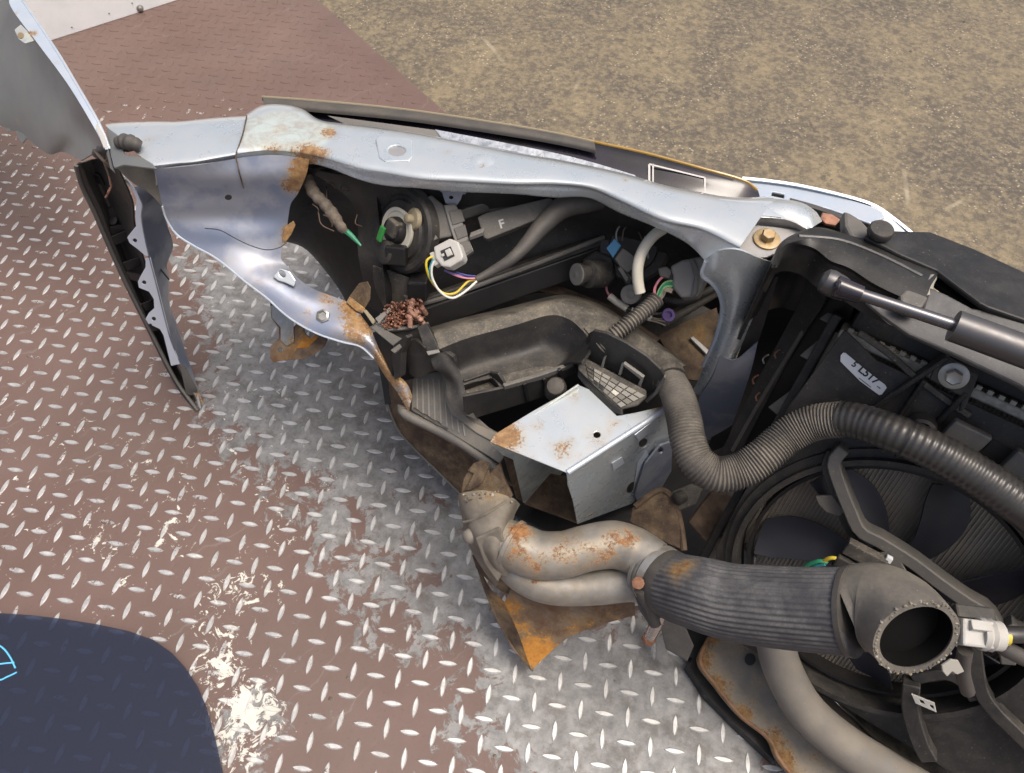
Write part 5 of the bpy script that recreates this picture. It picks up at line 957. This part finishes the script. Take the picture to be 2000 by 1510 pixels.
# ------------------------------------------------------------------ black radiator support with slam panel, gas strut
su = thing('radiator_support', 'black plastic radiator support with a hollow side leg and slot', 'radiator support', (1560, 760, .30))
zs = .53
far_ = [(1507, 514), (1520, 480), (1545, 460), (1592, 444), (1640, 453), (1700, 472), (1770, 500), (1832, 530)]
mid_ = [(1512, 518), (1528, 484), (1552, 472), (1592, 466), (1630, 482), (1680, 506), (1742, 534), (1818, 558)]
nea_ = [(1518, 522), (1532, 490), (1556, 480), (1590, 488), (1622, 512), (1660, 527), (1712, 560), (1802, 602)]
loft('beam', [[P(x, y, zs) + np.array([0, .01, -.12]) for x, y in far_], [(x, y, zs - .006) for x, y in far_], [(x + 1, y + 4, zs) for x, y in far_], [(x, y, zs + .003) for x, y in mid_], [(x, y - 3, zs - .001) for x, y in nea_], [(x, y + 4, zs - .008) for x, y in nea_], [P(x, y, zs) + np.array([0, .002, -.035]) for x, y in nea_]], 'black_gloss2', su, nu=60, nv=2, thick=.004, lin=True)  # rear row dropped deep as added dark backing behind the gap
arm_pts = [(1560, 462), (1640, 470), (1720, 500), (1800, 540)]
tube('beam_ridge', [(x, y, zs + .001) for x, y in arm_pts], .0022, 'black_scuffed', su, 8, 30)
cpn = plane((1800, 500, zs - .006), (.1, .1, 1))
slab('front_cover', [(1690, 462), (1745, 450), (1817, 452), (1900, 484), (2000, 530), (2120, 585), (2420, 730), (2420, 880), (2120, 700), (2010, 628), (1930, 600), (1915, 592), (1830, 528), (1760, 498)], cpn, .006, 'black_gloss2', su, front=.006, bevel=.002)
lp = plane3((1720, 612, zs - .015), (1988, 752, zs - .02), (1950, 610, zs - .008))
slab('lower_plate', [(1690, 588), (1760, 590), (1802, 602), (1815, 560), (1850, 575), (1900, 602), (1935, 606), (1952, 594), (2010, 628), (2120, 700), (2400, 850), (2330, 1020), (2120, 850), (1992, 754), (1972, 744), (1862, 692), (1775, 653), (1718, 612)], lp, .005, 'black_scuffed', su, front=.006, bevel=.002)
slab('slot', [(1822, 538), (1828, 533), (1846, 540), (1932, 592), (1928, 604), (1905, 600), (1850, 572), (1828, 556)], plane((1870, 570, zs - .010), (.02, .02, 1)), .004, 'shade_black', su, bevel=0)  # black slab under the gap, its shade put into the colour
loft('slot_wall', [[(1822, 536, zs + .002), (1806, 556, zs + .002), (1804, 566, zs), (1808, 578, zs - .002)], [(1834, 538, zs - .004), (1826, 552, zs - .004), (1822, 564, zs - .004), (1820, 574, zs - .004)]], 'plastic_pale_d', su, nu=16, nv=3, thick=.002)
slab('raised_block', [(1758, 576), (1772, 564), (1814, 580), (1802, 600), (1790, 600), (1760, 590)], plane((1785, 580, zs + .010), (0, 0, 1)), .012, 'plastic_grey', su, bevel=.002)
for (x, y, r) in ((1722, 448, .0115),):
    lathe('cap_plug', P(x, y, zs + .012), (0, -.1, 1), [(-.024, r * .8), (-.006, r * .8), (-.005, r), (0, r), (.0015, r * .9)], 'black', su, 20)
slab('grommet_base', [(1648, 410), (1662, 416), (1682, 428), (1700, 448), (1695, 468), (1660, 460), (1650, 440)], plane((1675, 440, zs - .004), (0, 0, 1)), .014, 'plastic_grey', su, bevel=.003)
# hollow leg below: two walls and dark strip edges
loft('leg_outer', [[(1560, 482, .51), (1590, 492, .512), (1625, 515, .512)], [(1572, 560, .45), (1592, 575, .45), (1610, 590, .45)], [(1530, 650, .38), (1545, 660, .38), (1560, 668, .38)], [(1470, 760, .30), (1485, 770, .30), (1500, 778, .30)], [(1400, 900, .20), (1415, 905, .20), (1432, 910, .20)]], 'black', su, nu=14, nv=6, thick=.004)
tube('leg_edge', [(1612, 552, .468), (1592, 600, .425), (1560, 660, .385), (1520, 725, .335), (1475, 800, .28), (1430, 880, .22)], .0024, 'plastic_grey', su, 8, 40)
loft('leg_inner', [[(1610, 540, .47), (1640, 560, .47), (1668, 600, .46)], [(1575, 650, .39), (1605, 670, .39), (1640, 670, .40)], [(1500, 770, .30), (1545, 780, .305), (1590, 775, .32)], [(1425, 890, .20), (1470, 895, .2), (1520, 880, .22)]], 'black_clean', su, nu=14, nv=8, thick=.003)
slab('leg_shelf', [(1562, 694), (1620, 645), (1645, 650), (1642, 668), (1590, 694), (1580, 704)], plane((1600, 672, .405), (-.2, -.4, .8)), .003, 'plastic_grey', su, bevel=.001); slab('leg_shelf', [(1500, 795), (1550, 758), (1575, 762), (1560, 785), (1520, 812)], plane((1540, 785, .325), (-.2, -.4, .8)), .003, 'plastic_grey', su, bevel=.001)
slab('leg_shelf', [(1600, 622), (1616, 610), (1650, 618), (1640, 626), (1620, 632)], plane((1625, 620, .435), (-.2, -.4, .8)), .003, 'plastic_grey', su, bevel=.001)
slab('wind_seal', [(1690, 590), (1720, 606), (1745, 622), (1752, 640), (1735, 632), (1712, 612)], plane((1720, 615, .505), (-.3, -.4, .8)), .002, 'plastic_pale', su, bevel=.0006)
for x, y, z in ((1492, 702, .345), (1515, 692, .36), (1478, 775, .30), (1472, 742, .32)):
    tube('bent_clip', [(x, y + 8, z), (x - 2, y, z + .004), (x + 3, y - 6, z + .003), (x + 9, y - 9, z)], .001, random.choice(['copper', 'steel', 'copper']), su, 6, 16)
gs = thing('gas_strut', 'shiny dark gas strut lying along the black radiator support', 'gas strut', (1850, 640, .53))
zq = .553
tube('rod', [(1640, 562, zq), (1750, 598, zq), (1880, 641, zq)], .0052, 'strut', gs, 20, 20)
tube('cylinder', [(1862, 636, zq), (1950, 668, zq), (2300, 797, zq)], .0130, 'strut_dull', gs, 28, 12)
tube('rod_collar', [(1632, 559, zq), (1655, 567, zq), (1682, 576, zq)], [.0095, .0085, .0075], 'black_gloss', gs, 18, 12)
lathe('ball_socket', P(1620, 552, zq - .004), np.array([-.75, .25, .15]), [(-.016, .009), (-.010, .0105), (0, .0112), (.005, .010), (.008, .006)], 'strut_dull', gs, 22)
tube('lock_ring', [P(1640, 545, zq + .004), P(1637, 558, zq + .008), P(1632, 576, zq - .002)], .0022, 'black_gloss', gs, 8, 16)
# pale blue bumper corner beyond the lamp
bp_ = thing('bumper_corner', 'pale blue bumper corner strip with a small rectangular slot', 'bumper corner', (1600, 390, .40))
bq = plane((1600, 385, .452), (0, .1, 1))
slab('strip', [(1452, 352), (1500, 357), (1560, 366), (1640, 384), (1700, 402), (1722, 413), (1728, 425), (1700, 436), (1655, 420), (1620, 408), (1560, 394), (1500, 390), (1482, 384), (1470, 370)], bq, .003, 'paint_bright', bp_, holes=[[(1508, 374), (1532, 379), (1531, 387), (1507, 382)]], bevel=.001, sub=1)
loft('outer_skin', [[(1450, 350, .455), (1500, 355, .455), (1560, 364, .455), (1640, 382, .455), (1702, 401, .453), (1740, 425, .448), (1790, 465, .44)], [P(x, y, z) + np.array([.004, .022, -.05]) for x, y, z in [(1450, 350, .455), (1500, 355, .455), (1560, 364, .455), (1640, 382, .455), (1702, 401, .453), (1740, 425, .448), (1790, 465, .44)]], [P(x, y, z) + np.array([.012, .05, -.20]) for x, y, z in [(1450, 350, .455), (1500, 355, .455), (1560, 364, .455), (1640, 382, .455), (1702, 401, .453), (1740, 425, .448), (1790, 465, .44)]]], 'paint_bright', bp_, nu=40, nv=4, thick=.003)
loft('corner_fold', [[(1702, 402, .4535), (1722, 412, .452), (1745, 428, .447), (1780, 455, .44)], [(1690, 424, .45), (1705, 436, .448), (1730, 450, .444), (1760, 470, .437)]], 'paint', bp_, nu=16, nv=3, thick=.002)
slab('corner_clip', [(1606, 414), (1625, 418), (1642, 428), (1632, 440), (1612, 436), (1602, 426)], plane((1620, 428, .47), (0, -.2, 1)), .004, 'copper', bp_, bevel=.001); tube('dark_gap', [(1540, 396, .448), (1600, 412, .448), (1650, 432, .448)], .006, 'ink_and_shade', bp_, 8, 14)
# ------------------------------------------------------------------ big conduit, exhaust pipes, flexible hose, crossmember
bigc = thing('large_conduit', 'thick corrugated black conduit snaking across to the top of the fan shroud', 'conduit', (1440, 920, .33))
CP = [(1300, 728, .352), (1322, 770, .358), (1336, 820, .358), (1344, 862, .354), (1362, 902, .348), (1400, 926, .345), (1448, 918, .35), (1492, 890, .362), (1540, 850, .376), (1590, 826, .392), (1650, 818, .41)]
tube('corrugated_run', [(1296, 722, .35)] + CP[1:], [.0155, .0175, .018, .018, .0178, .017], 'hose', bigc, 24, 620, corr=(.00095, 7, 0, 1))
tube('taped_run', [(1640, 818, .408), (1680, 824, .418), (1750, 848, .43), (1830, 884, .432), (1910, 930, .428), (1990, 985, .42), (2080, 1050, .41), (2220, 1160, .395), (2380, 1300, .375)], [.0172, .0178, .0180, .0182, .019, .019, .019], 'hose_tape', bigc, 26, 420, corr=(.00035, 7, 0, .45))
ring_c = crom([W3(p) for p in [(1750, 848, .43), (1830, 884, .432)]], 3)
tube('tie', [ring_c[1] * .5 + ring_c[0] * .5 - (ring_c[2] - ring_c[0]) * .03, ring_c[1] * .5 + ring_c[0] * .5 + (ring_c[2] - ring_c[0]) * .03], .0192, 'black_clean', bigc, 26, 4)
tube('end_cuff', [(1288, 716, .348), (1300, 728, .352), (1308, 744, .355)], .0195, 'black_dusty', bigc, 22, 8)
ex = thing('exhaust_pipes', 'twin cast exhaust pipes with orange rust running from a flange', 'exhaust pipe', (1100, 1120, .16))
RS = [(1015, 1035, .26, .024, .85), (1020, 1080, .25, .03, .6), (1045, 1100, .25, .035, .52), (1110, 1070, .26, .05, .47), (1180, 1080, .26, .05, .46), (1220, 1045, .27, .035, .58), (1100, 1150, .2, .045, .42), (1050, 1125, .22, .025, .55), (1160, 1150, .2, .035, .42)]
tube('upper_pipe', [(975, 1052, .232), (1008, 1068, .232), (1050, 1084, .232), (1100, 1083, .236), (1150, 1070, .24), (1200, 1064, .242), (1245, 1078, .245), (1285, 1098, .25)], [.025, .028, .027, .0255, .0255, .0265, .026, .022], 'cast', ex, 36, 90, rust=RS)
tube('lower_pipe', [(985, 1080, .205), (1020, 1118, .20), (1060, 1140, .198), (1110, 1148, .20), (1170, 1146, .205), (1230, 1140, .212), (1290, 1145, .22)], [.022, .022, .021, .02, .02, .02, .021], 'cast', ex, 32, 70, rust=RS)
tube('weld_seam', [(1012, 1110, .226), (1035, 1122, .226), (1062, 1128, .222)], .004, 'cast', ex, 8, 20, rust=[(1040, 1120, .225, .04, .9)])
fl_ = plane((945, 1060, .235), (-.35, -.75, .55))
FR = [(960, 970, .25, .03, .7), (910, 1000, .24, .02, .35), (900, 960, .25, .02, .6), (970, 1120, .2, .03, .35)]
loft('flange', [[(893, 968, .235), (902, 1010, .225), (912, 1058, .21), (940, 1108, .19), (968, 1146, .175)], [(905, 962, .258), (912, 1008, .252), (926, 1058, .242), (950, 1100, .22), (974, 1132, .198)], [(950, 958, .266), (952, 1005, .266), (956, 1055, .258), (966, 1096, .24), (984, 1126, .215)], [(1000, 972, .26), (988, 1005, .262), (982, 1048, .256), (986, 1086, .24), (1000, 1118, .218)], [(1016, 985, .24), (1004, 1010, .24), (996, 1050, .235), (1000, 1086, .22), (1010, 1116, .2)]], 'cast_dark', ex, nu=40, nv=6, thick=.004, rust=FR)
slab('heat_plate', [(928, 1052), (975, 1030), (986, 1060), (988, 1108), (972, 1138), (946, 1102)], plane3((928, 1052, .252), (975, 1030, .268), (972, 1138, .205)), .004, 'cast_dark', ex, front=.003, bevel=.0015)
tube('fold_line', [(905, 1020, .2485), (930, 1014, .259), (955, 1000, .268), (990, 978, .264)], .0016, 'cast_dark', ex, 6, 20)
tube('pipe_collar', [P(996, 1062, .232), P(1003, 1066, .232)], .0295, 'cast', ex, 36, 4, rust=RS)
lathe('flange_nut', P(916, 1048, .24), (-.6, -.6, .5), [(-.01, .009), (0, .009), (.004, .007), (.006, .004)], 'pipe_grey', ex, 14)
slab('ragged_top', [(900, 965), (905, 935), (915, 920), (930, 925), (935, 900), (950, 905), (955, 925), (975, 905), (985, 940), (1000, 970), (985, 985), (950, 975), (930, 968)], plane((945, 950, .262), (-.2, -.7, .6)), .006, 'rust_brown', ex, bevel=.001, sub=1, rust=[(945, 940, .26, .05, .4)])
for k in range(26):
    x, y = 905 + random.random() * 100, 955 + random.random() * 22 + random.uniform(-5, 8); lathe('crust', P(x, y, .267 - abs(x - 955) * .0001), rng.normal(size=3), [(-.0015, .0005), (0, random.uniform(.0007, .002)), (.001, .0005)], random.choice(['plastic_pale', 'cast', 'rust_brown', 'cast_dark', 'cast']), ex, 6)
slab('brown_strap', [(912, 920), (925, 905), (938, 900), (955, 912), (940, 945), (918, 958), (908, 958), (925, 925)], plane((930, 925, .275), (-.3, -.6, .6)), .003, 'rust_brown', ex, bevel=.0008, rust=[(930, 930, .27, .04, .3)])
a_ = P(1262, 1092, .246); b_ = P(1330, 1140, .268); cx = (b_ - a_) / np.linalg.norm(b_ - a_)
pc = P(1265, 1108, .235)
lathe('collar', pc, cx, [(0, .0265), (.001, .0315), (.004, .0315), (.005, .029), (.007, .0285), (.008, .0315), (.011, .0315), (.012, .029)], 'cast', ex, 36, rust=[(1270, 1070, .26, .02, .6)])
hc = thing('flexible_hose', 'thick ribbed grey rubber hose ending in an open elbow', 'hose', (1550, 1250, .27))
lathe('clamp_band', pc + cx * .012, cx, [(0, .030), (.001, .0335), (.010, .0335), (.011, .030)], 'clamp', hc, 40)
lathe('cuff', pc + cx * .02, cx, [(0, .0325), (.004, .034), (.022, .035), (.026, .034)], 'rubber', hc, 40)
lathe('clamp_screw', P(1247, 1138, .262), (-.2, -.5, .8), [(-.012, .005), (0, .005), (.001, .0065), (.003, .0065), (.0035, .003)], 'copper_d', hc, 10)
tube('clamp_tail', [(1250, 1150, .255), (1268, 1185, .235), (1280, 1218, .215)], .007, 'rubber', hc, 10, 12); tube('drain_bolt', [(1290, 1198, .222), (1280, 1222, .208), (1268, 1246, .195)], [.0075, .0075, .006], 'chrome', hc, 12, 12); lathe('bolt_head', P(1269, 1244, .196), P(1260, 1262, .18) - P(1269, 1244, .196), [(0, .008), (.006, .008), (.008, .006)], 'copper_d', hc, 6)
slab('clamp_lug', [(1238, 1160), (1262, 1168), (1300, 1192), (1285, 1215), (1268, 1222), (1250, 1195)], plane((1265, 1190, .228), (-.2, -.6, .7)), .004, 'rubber', hc, bevel=.001)
HP = [pc + cx * .042, (1375, 1162, .282), (1430, 1176, .296), (1500, 1184, .318), (1580, 1190, .342), (1665, 1194, .366)]
tube('ribbed_run', HP, [.035, .0365, .037, .037, .0375], 'hose_braid', hc, 252, 50, lobes=(.016, 42), rust=[(1330, 1110, .30, .022, .8)])
tube('frayed_lip', [(1657, 1193, .364), (1668, 1194, .367)], [.0392, .0395], 'rubber', hc, 48, 4)
EN = P(1790, 1246, .405); ED = np.array([.18, -.80, .56]); ED /= np.linalg.norm(ED); ES = P(1655, 1193, .363); EK = EN - ED * .052
EB = [ES * (1 - t) ** 2 + EK * 2 * t * (1 - t) + (EN - ED * .014) * t * t for t in np.linspace(0, 1, 7)] + [EN]
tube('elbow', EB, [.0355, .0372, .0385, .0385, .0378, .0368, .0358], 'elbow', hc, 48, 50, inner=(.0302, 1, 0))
tube('mouth_shade', [EN - ED * .020, EN - ED * .002], .0301, 'shade_black', hc, 40, 4, cap=False); lathe('mouth_shade', EN - ED * .020, ED, [(0, .0301), (.0008, .0300)], 'shade_black', hc, 40)  # near-black wall and stop disc paint the shade inside the mouth
et = ED; exx = np.cross(et, [0, 0, 1]); exx /= np.linalg.norm(exx); eyy = np.cross(et, exx)
for k in range(64):
    an = 2 * math.pi * k / 64 + random.uniform(-.03, .03); r = random.uniform(.0325, .0365); q = EN + r * (math.cos(an) * exx + math.sin(an) * eyy); lathe('frayed_bit', q, rng.normal(size=3) * .6 + et, [(-.002, .0007), (0, random.uniform(.0008, .0018)), (random.uniform(.0005, .0016), .0005)], random.choice(['elbow', 'elbow', 'crimp', 'seal_tan', 'elbow']), hc, 5)
slab('torn_flap', [(1840, 1300), (1858, 1288), (1872, 1290), (1884, 1312), (1870, 1318), (1860, 1312), (1850, 1322), (1842, 1312)], plane((1860, 1305, .42), (.2, -.6, .7)), .002, 'plastic_pale_d', hc, bevel=.0005)
# grey sensor plug beside the elbow
gc = thing('sensor_plug', 'pale grey sensor plug with a black lead beside the open elbow', 'connector', (1890, 1235, .36))
g0, g1 = P(1862, 1232, .40), P(1930, 1240, .40); gxx = (g1 - g0) / np.linalg.norm(g1 - g0)
box3('body', g0 + gxx * .016, gxx * .013, np.array([0, .010, .004]), np.array([0, -.003, .008]), 'plastic_pale', gc, .002); lathe('barrel', g0 + gxx * .020, gxx, [(0, .0125), (.004, .0135), (.006, .012), (.009, .0135), (.011, .012), (.017, .012), (.018, .009)], 'plastic_pale', gc, 16)
box3('latch', g0 + gxx * .016 + np.array([0, .002, .0115]), gxx * .008, np.array([0, .004, 0]), np.array([0, 0, .0025]), 'plastic_pale', gc, .0006); box3('back_cap', P(1898, 1200, .393), gxx * .016, np.array([0, .006, 0]), np.array([0, 0, .007]), 'black', gc, .002)
tube('core', [g0 + gxx * .036, g0 + gxx * .043], .007, 'wire_yellow', gc, 10, 4)
tube('lead', [g0 + gxx * .040, P(1950, 1240, .40), P(1985, 1240, .40), P(2060, 1242, .395)], .0068, 'hose_tape', gc, 12, 20); tube('lead', [g0 + gxx * .041, P(1955, 1260, .39), P(2000, 1285, .38), P(2060, 1310, .37)], .0068, 'rubber', gc, 12, 20)
tube('lead_stem', [P(1885, 1270, .385), P(1880, 1310, .36), P(1890, 1350, .33)], .006, 'rubber', gc, 10, 12)
# rust sheet under the pipes
rs = thing('rusty_heat_shield', 'orange rusted heat shield folded to a point just above the plate', 'heat shield', (1040, 1305, .03))
tip = P(1040, 1312, .035)
loft('right_fold', [[(985, 1178, .11), (1012, 1130, .15), (1080, 1120, .165), (1160, 1130, .17), (1238, 1158, .165)], [(1010, 1232, .08), (1045, 1195, .11), (1100, 1180, .125), (1170, 1170, .14), (1240, 1182, .145)], [(1038, 1310, .035), (1062, 1286, .05), (1110, 1246, .08), (1170, 1222, .105), (1240, 1202, .13)]], 'rust_orange', rs, nu=40, nv=10, thick=.002, rust=[(1000, 1180, .10, .03, .8), (1050, 1280, .06, .04, 1), (1020, 1220, .08, .022, .9), (1130, 1215, .09, .04, .55), (1200, 1200, .12, .03, .4)])
loft('left_fold', [[(985, 1178, .112), (1004, 1222, .085), (1022, 1266, .06), (1040, 1312, .034)], [(955, 1150, .12), (972, 1200, .085), (1000, 1262, .05), (1034, 1306, .034)], [(925, 1090, .15), (948, 1160, .11), (975, 1222, .07), (1010, 1275, .04)]], 'rust_brown', rs, nu=30, nv=8, thick=.002, rust=[(985, 1180, .11, .025, .9), (1030, 1290, .05, .02, .9)])
loft('neck', [[(922, 1085, .155), (960, 1100, .16), (1000, 1108, .165), (1060, 1120, .165)], [(930, 1110, .14), (960, 1140, .135), (990, 1160, .12), (1020, 1150, .13)]], 'rust_brown', rs, nu=16, nv=4, thick=.002, rust=[(980, 1150, .13, .03, .4)])
# rusty suspension mounts in the dark gap
mt = thing('rusty_mount', 'dark rusted mounting brackets in the gap below the conduit', 'bracket', (1390, 1060, .12))
slab('arch_plate', [(1235, 992), (1270, 965), (1295, 958), (1318, 985), (1330, 1030), (1335, 1075), (1300, 1060), (1260, 1035), (1230, 1020)], plane((1290, 1010, .20), (-.1, -.5, .85)), .004, 'rust_brown', mt, bevel=.001, sub=1, rust=[(1280, 1000, .2, .05, .3)])
tube('arch_bead', [(1240, 990, .205), (1272, 965, .212), (1296, 958, .215), (1318, 985, .207), (1330, 1030, .195), (1336, 1075, .185)], .004, 'rust_brown', mt, 8, 40)
for pts, z, nn, m in (([(1312, 960), (1350, 945), (1372, 955), (1360, 985), (1322, 1000), (1310, 985)], .215, (-.3, -.5, .7), 'black_dusty'), ([(1345, 1020), (1390, 960), (1430, 965), (1440, 1000), (1380, 1060)], .18, (.1, -.5, .8), 'rust_brown'), ([(1400, 1045), (1430, 1010), (1465, 1030), (1480, 1075), (1440, 1080), (1418, 1062)], .175, (-.3, -.4, .8), 'rust_brown'), ([(1420, 1075), (1450, 1068), (1478, 1090), (1470, 1115), (1430, 1112)], .18, (-.2, -.6, .7), 'cast')):
    slab('bracket', pts, plane((pts[0][0], pts[0][1], z), nn), .008, m, mt, bevel=.002)
lathe('bush', P(1322, 975, .222), (-.6, -.6, .3), [(-.01, .008), (0, .008), (.002, .005)], 'black', mt, 14)
# lower crossmember, its pipe and the torn black edge
xm = thing('lower_crossmember', 'long rust edged crossmember with round holes along the floor', 'crossmember', (1500, 1400, .0))
LE = [(1383, 1246), (1366, 1292), (1398, 1340), (1446, 1398), (1500, 1442), (1520, 1482), (1560, 1530), (1620, 1590)]; ME = [(1432, 1240), (1440, 1288), (1478, 1342), (1530, 1405), (1580, 1455), (1610, 1500), (1650, 1548), (1710, 1620)]; RE = [(1490, 1240), (1512, 1282), (1548, 1342), (1600, 1400), (1660, 1452), (1700, 1500), (1750, 1550), (1800, 1610)]
loft('channel', [[(x - 2, y + 3, .0) for x, y in LE], [(x, y, .045) for x, y in LE], [(x, y, .062) for x, y in ME], [(x, y, .07) for x, y in RE], [(x + 40, y - 20, .055) for x, y in RE]], 'pipe_grey', xm, nu=70, nv=6, thick=.002, rust=[(x + 6, y, .045, .026, .85) for x, y in LE] + [(1430, 1260, .06, .04, .45), (1480, 1330, .06, .03, .4), (1560, 1420, .06, .04, .4), (1600, 1480, .06, .03, .42)])
tube('rust_lip', [(x + 2, y, .046) for x, y in LE], .0028, 'rust_lip', xm, 8, 60)
for x, y in ((1465, 1288), (1525, 1365), (1570, 1425)): slab('hole', circ(x, y, 11, 12, 14), plane((x, y, .0715), (-.25, -.15, 1)), .001, 'ink_and_shade', xm, bevel=0)
loft('rear_channel', [[(1530, 1240, .07), (1600, 1330, .07), (1700, 1430, .07), (1800, 1520, .07), (1860, 1580, .07)], [(1570, 1230, .05), (1660, 1330, .05), (1750, 1420, .05), (1850, 1500, .05), (1900, 1550, .05)], [(1620, 1250, .10), (1690, 1320, .105), (1770, 1400, .11), (1860, 1475, .11), (1920, 1520, .11)], [(1630, 1225, .12), (1710, 1305, .125), (1790, 1385, .13), (1880, 1455, .13), (1940, 1500, .13)]], 'black_dusty', xm, nu=40, nv=6, thick=.003)
for x, y, z in ((1562, 1275, .066), (1660, 1352, .063)): slab('hole', circ(x, y, 9, 9, 12), plane((x, y, z + .004), (-.3, -.3, 1)), .001, 'ink_and_shade', xm, bevel=0)
slab('torn_black_edge', [(1340, 1222), (1376, 1228), (1392, 1250), (1370, 1290), (1400, 1345), (1450, 1405), (1500, 1446), (1515, 1490), (1440, 1420), (1380, 1360), (1340, 1300), (1352, 1285), (1335, 1275)], plane((1380, 1300, .02), (0, 0, 1)), .018, 'black_clean', xm, bevel=.001)
slab('rubber_flap', [(1275, 1180), (1330, 1205), (1355, 1262), (1342, 1292), (1300, 1268), (1290, 1225)], plane((1320, 1240, .07), (-.3, -.5, .8)), .003, 'rubber', xm, bevel=.001)
lp_ = thing('lower_pipe', 'smooth dusty grey coolant pipe curving down along the crossmember', 'pipe', (1600, 1430, .07))
tube('pipe', [(1512, 1205, .16), (1514, 1250, .15), (1530, 1310, .135), (1572, 1385, .12), (1640, 1448, .108), (1720, 1500, .10), (1820, 1560, .095)], [.0215, .022, .0225, .023, .023], 'pipe_grey', lp_, 30, 60)
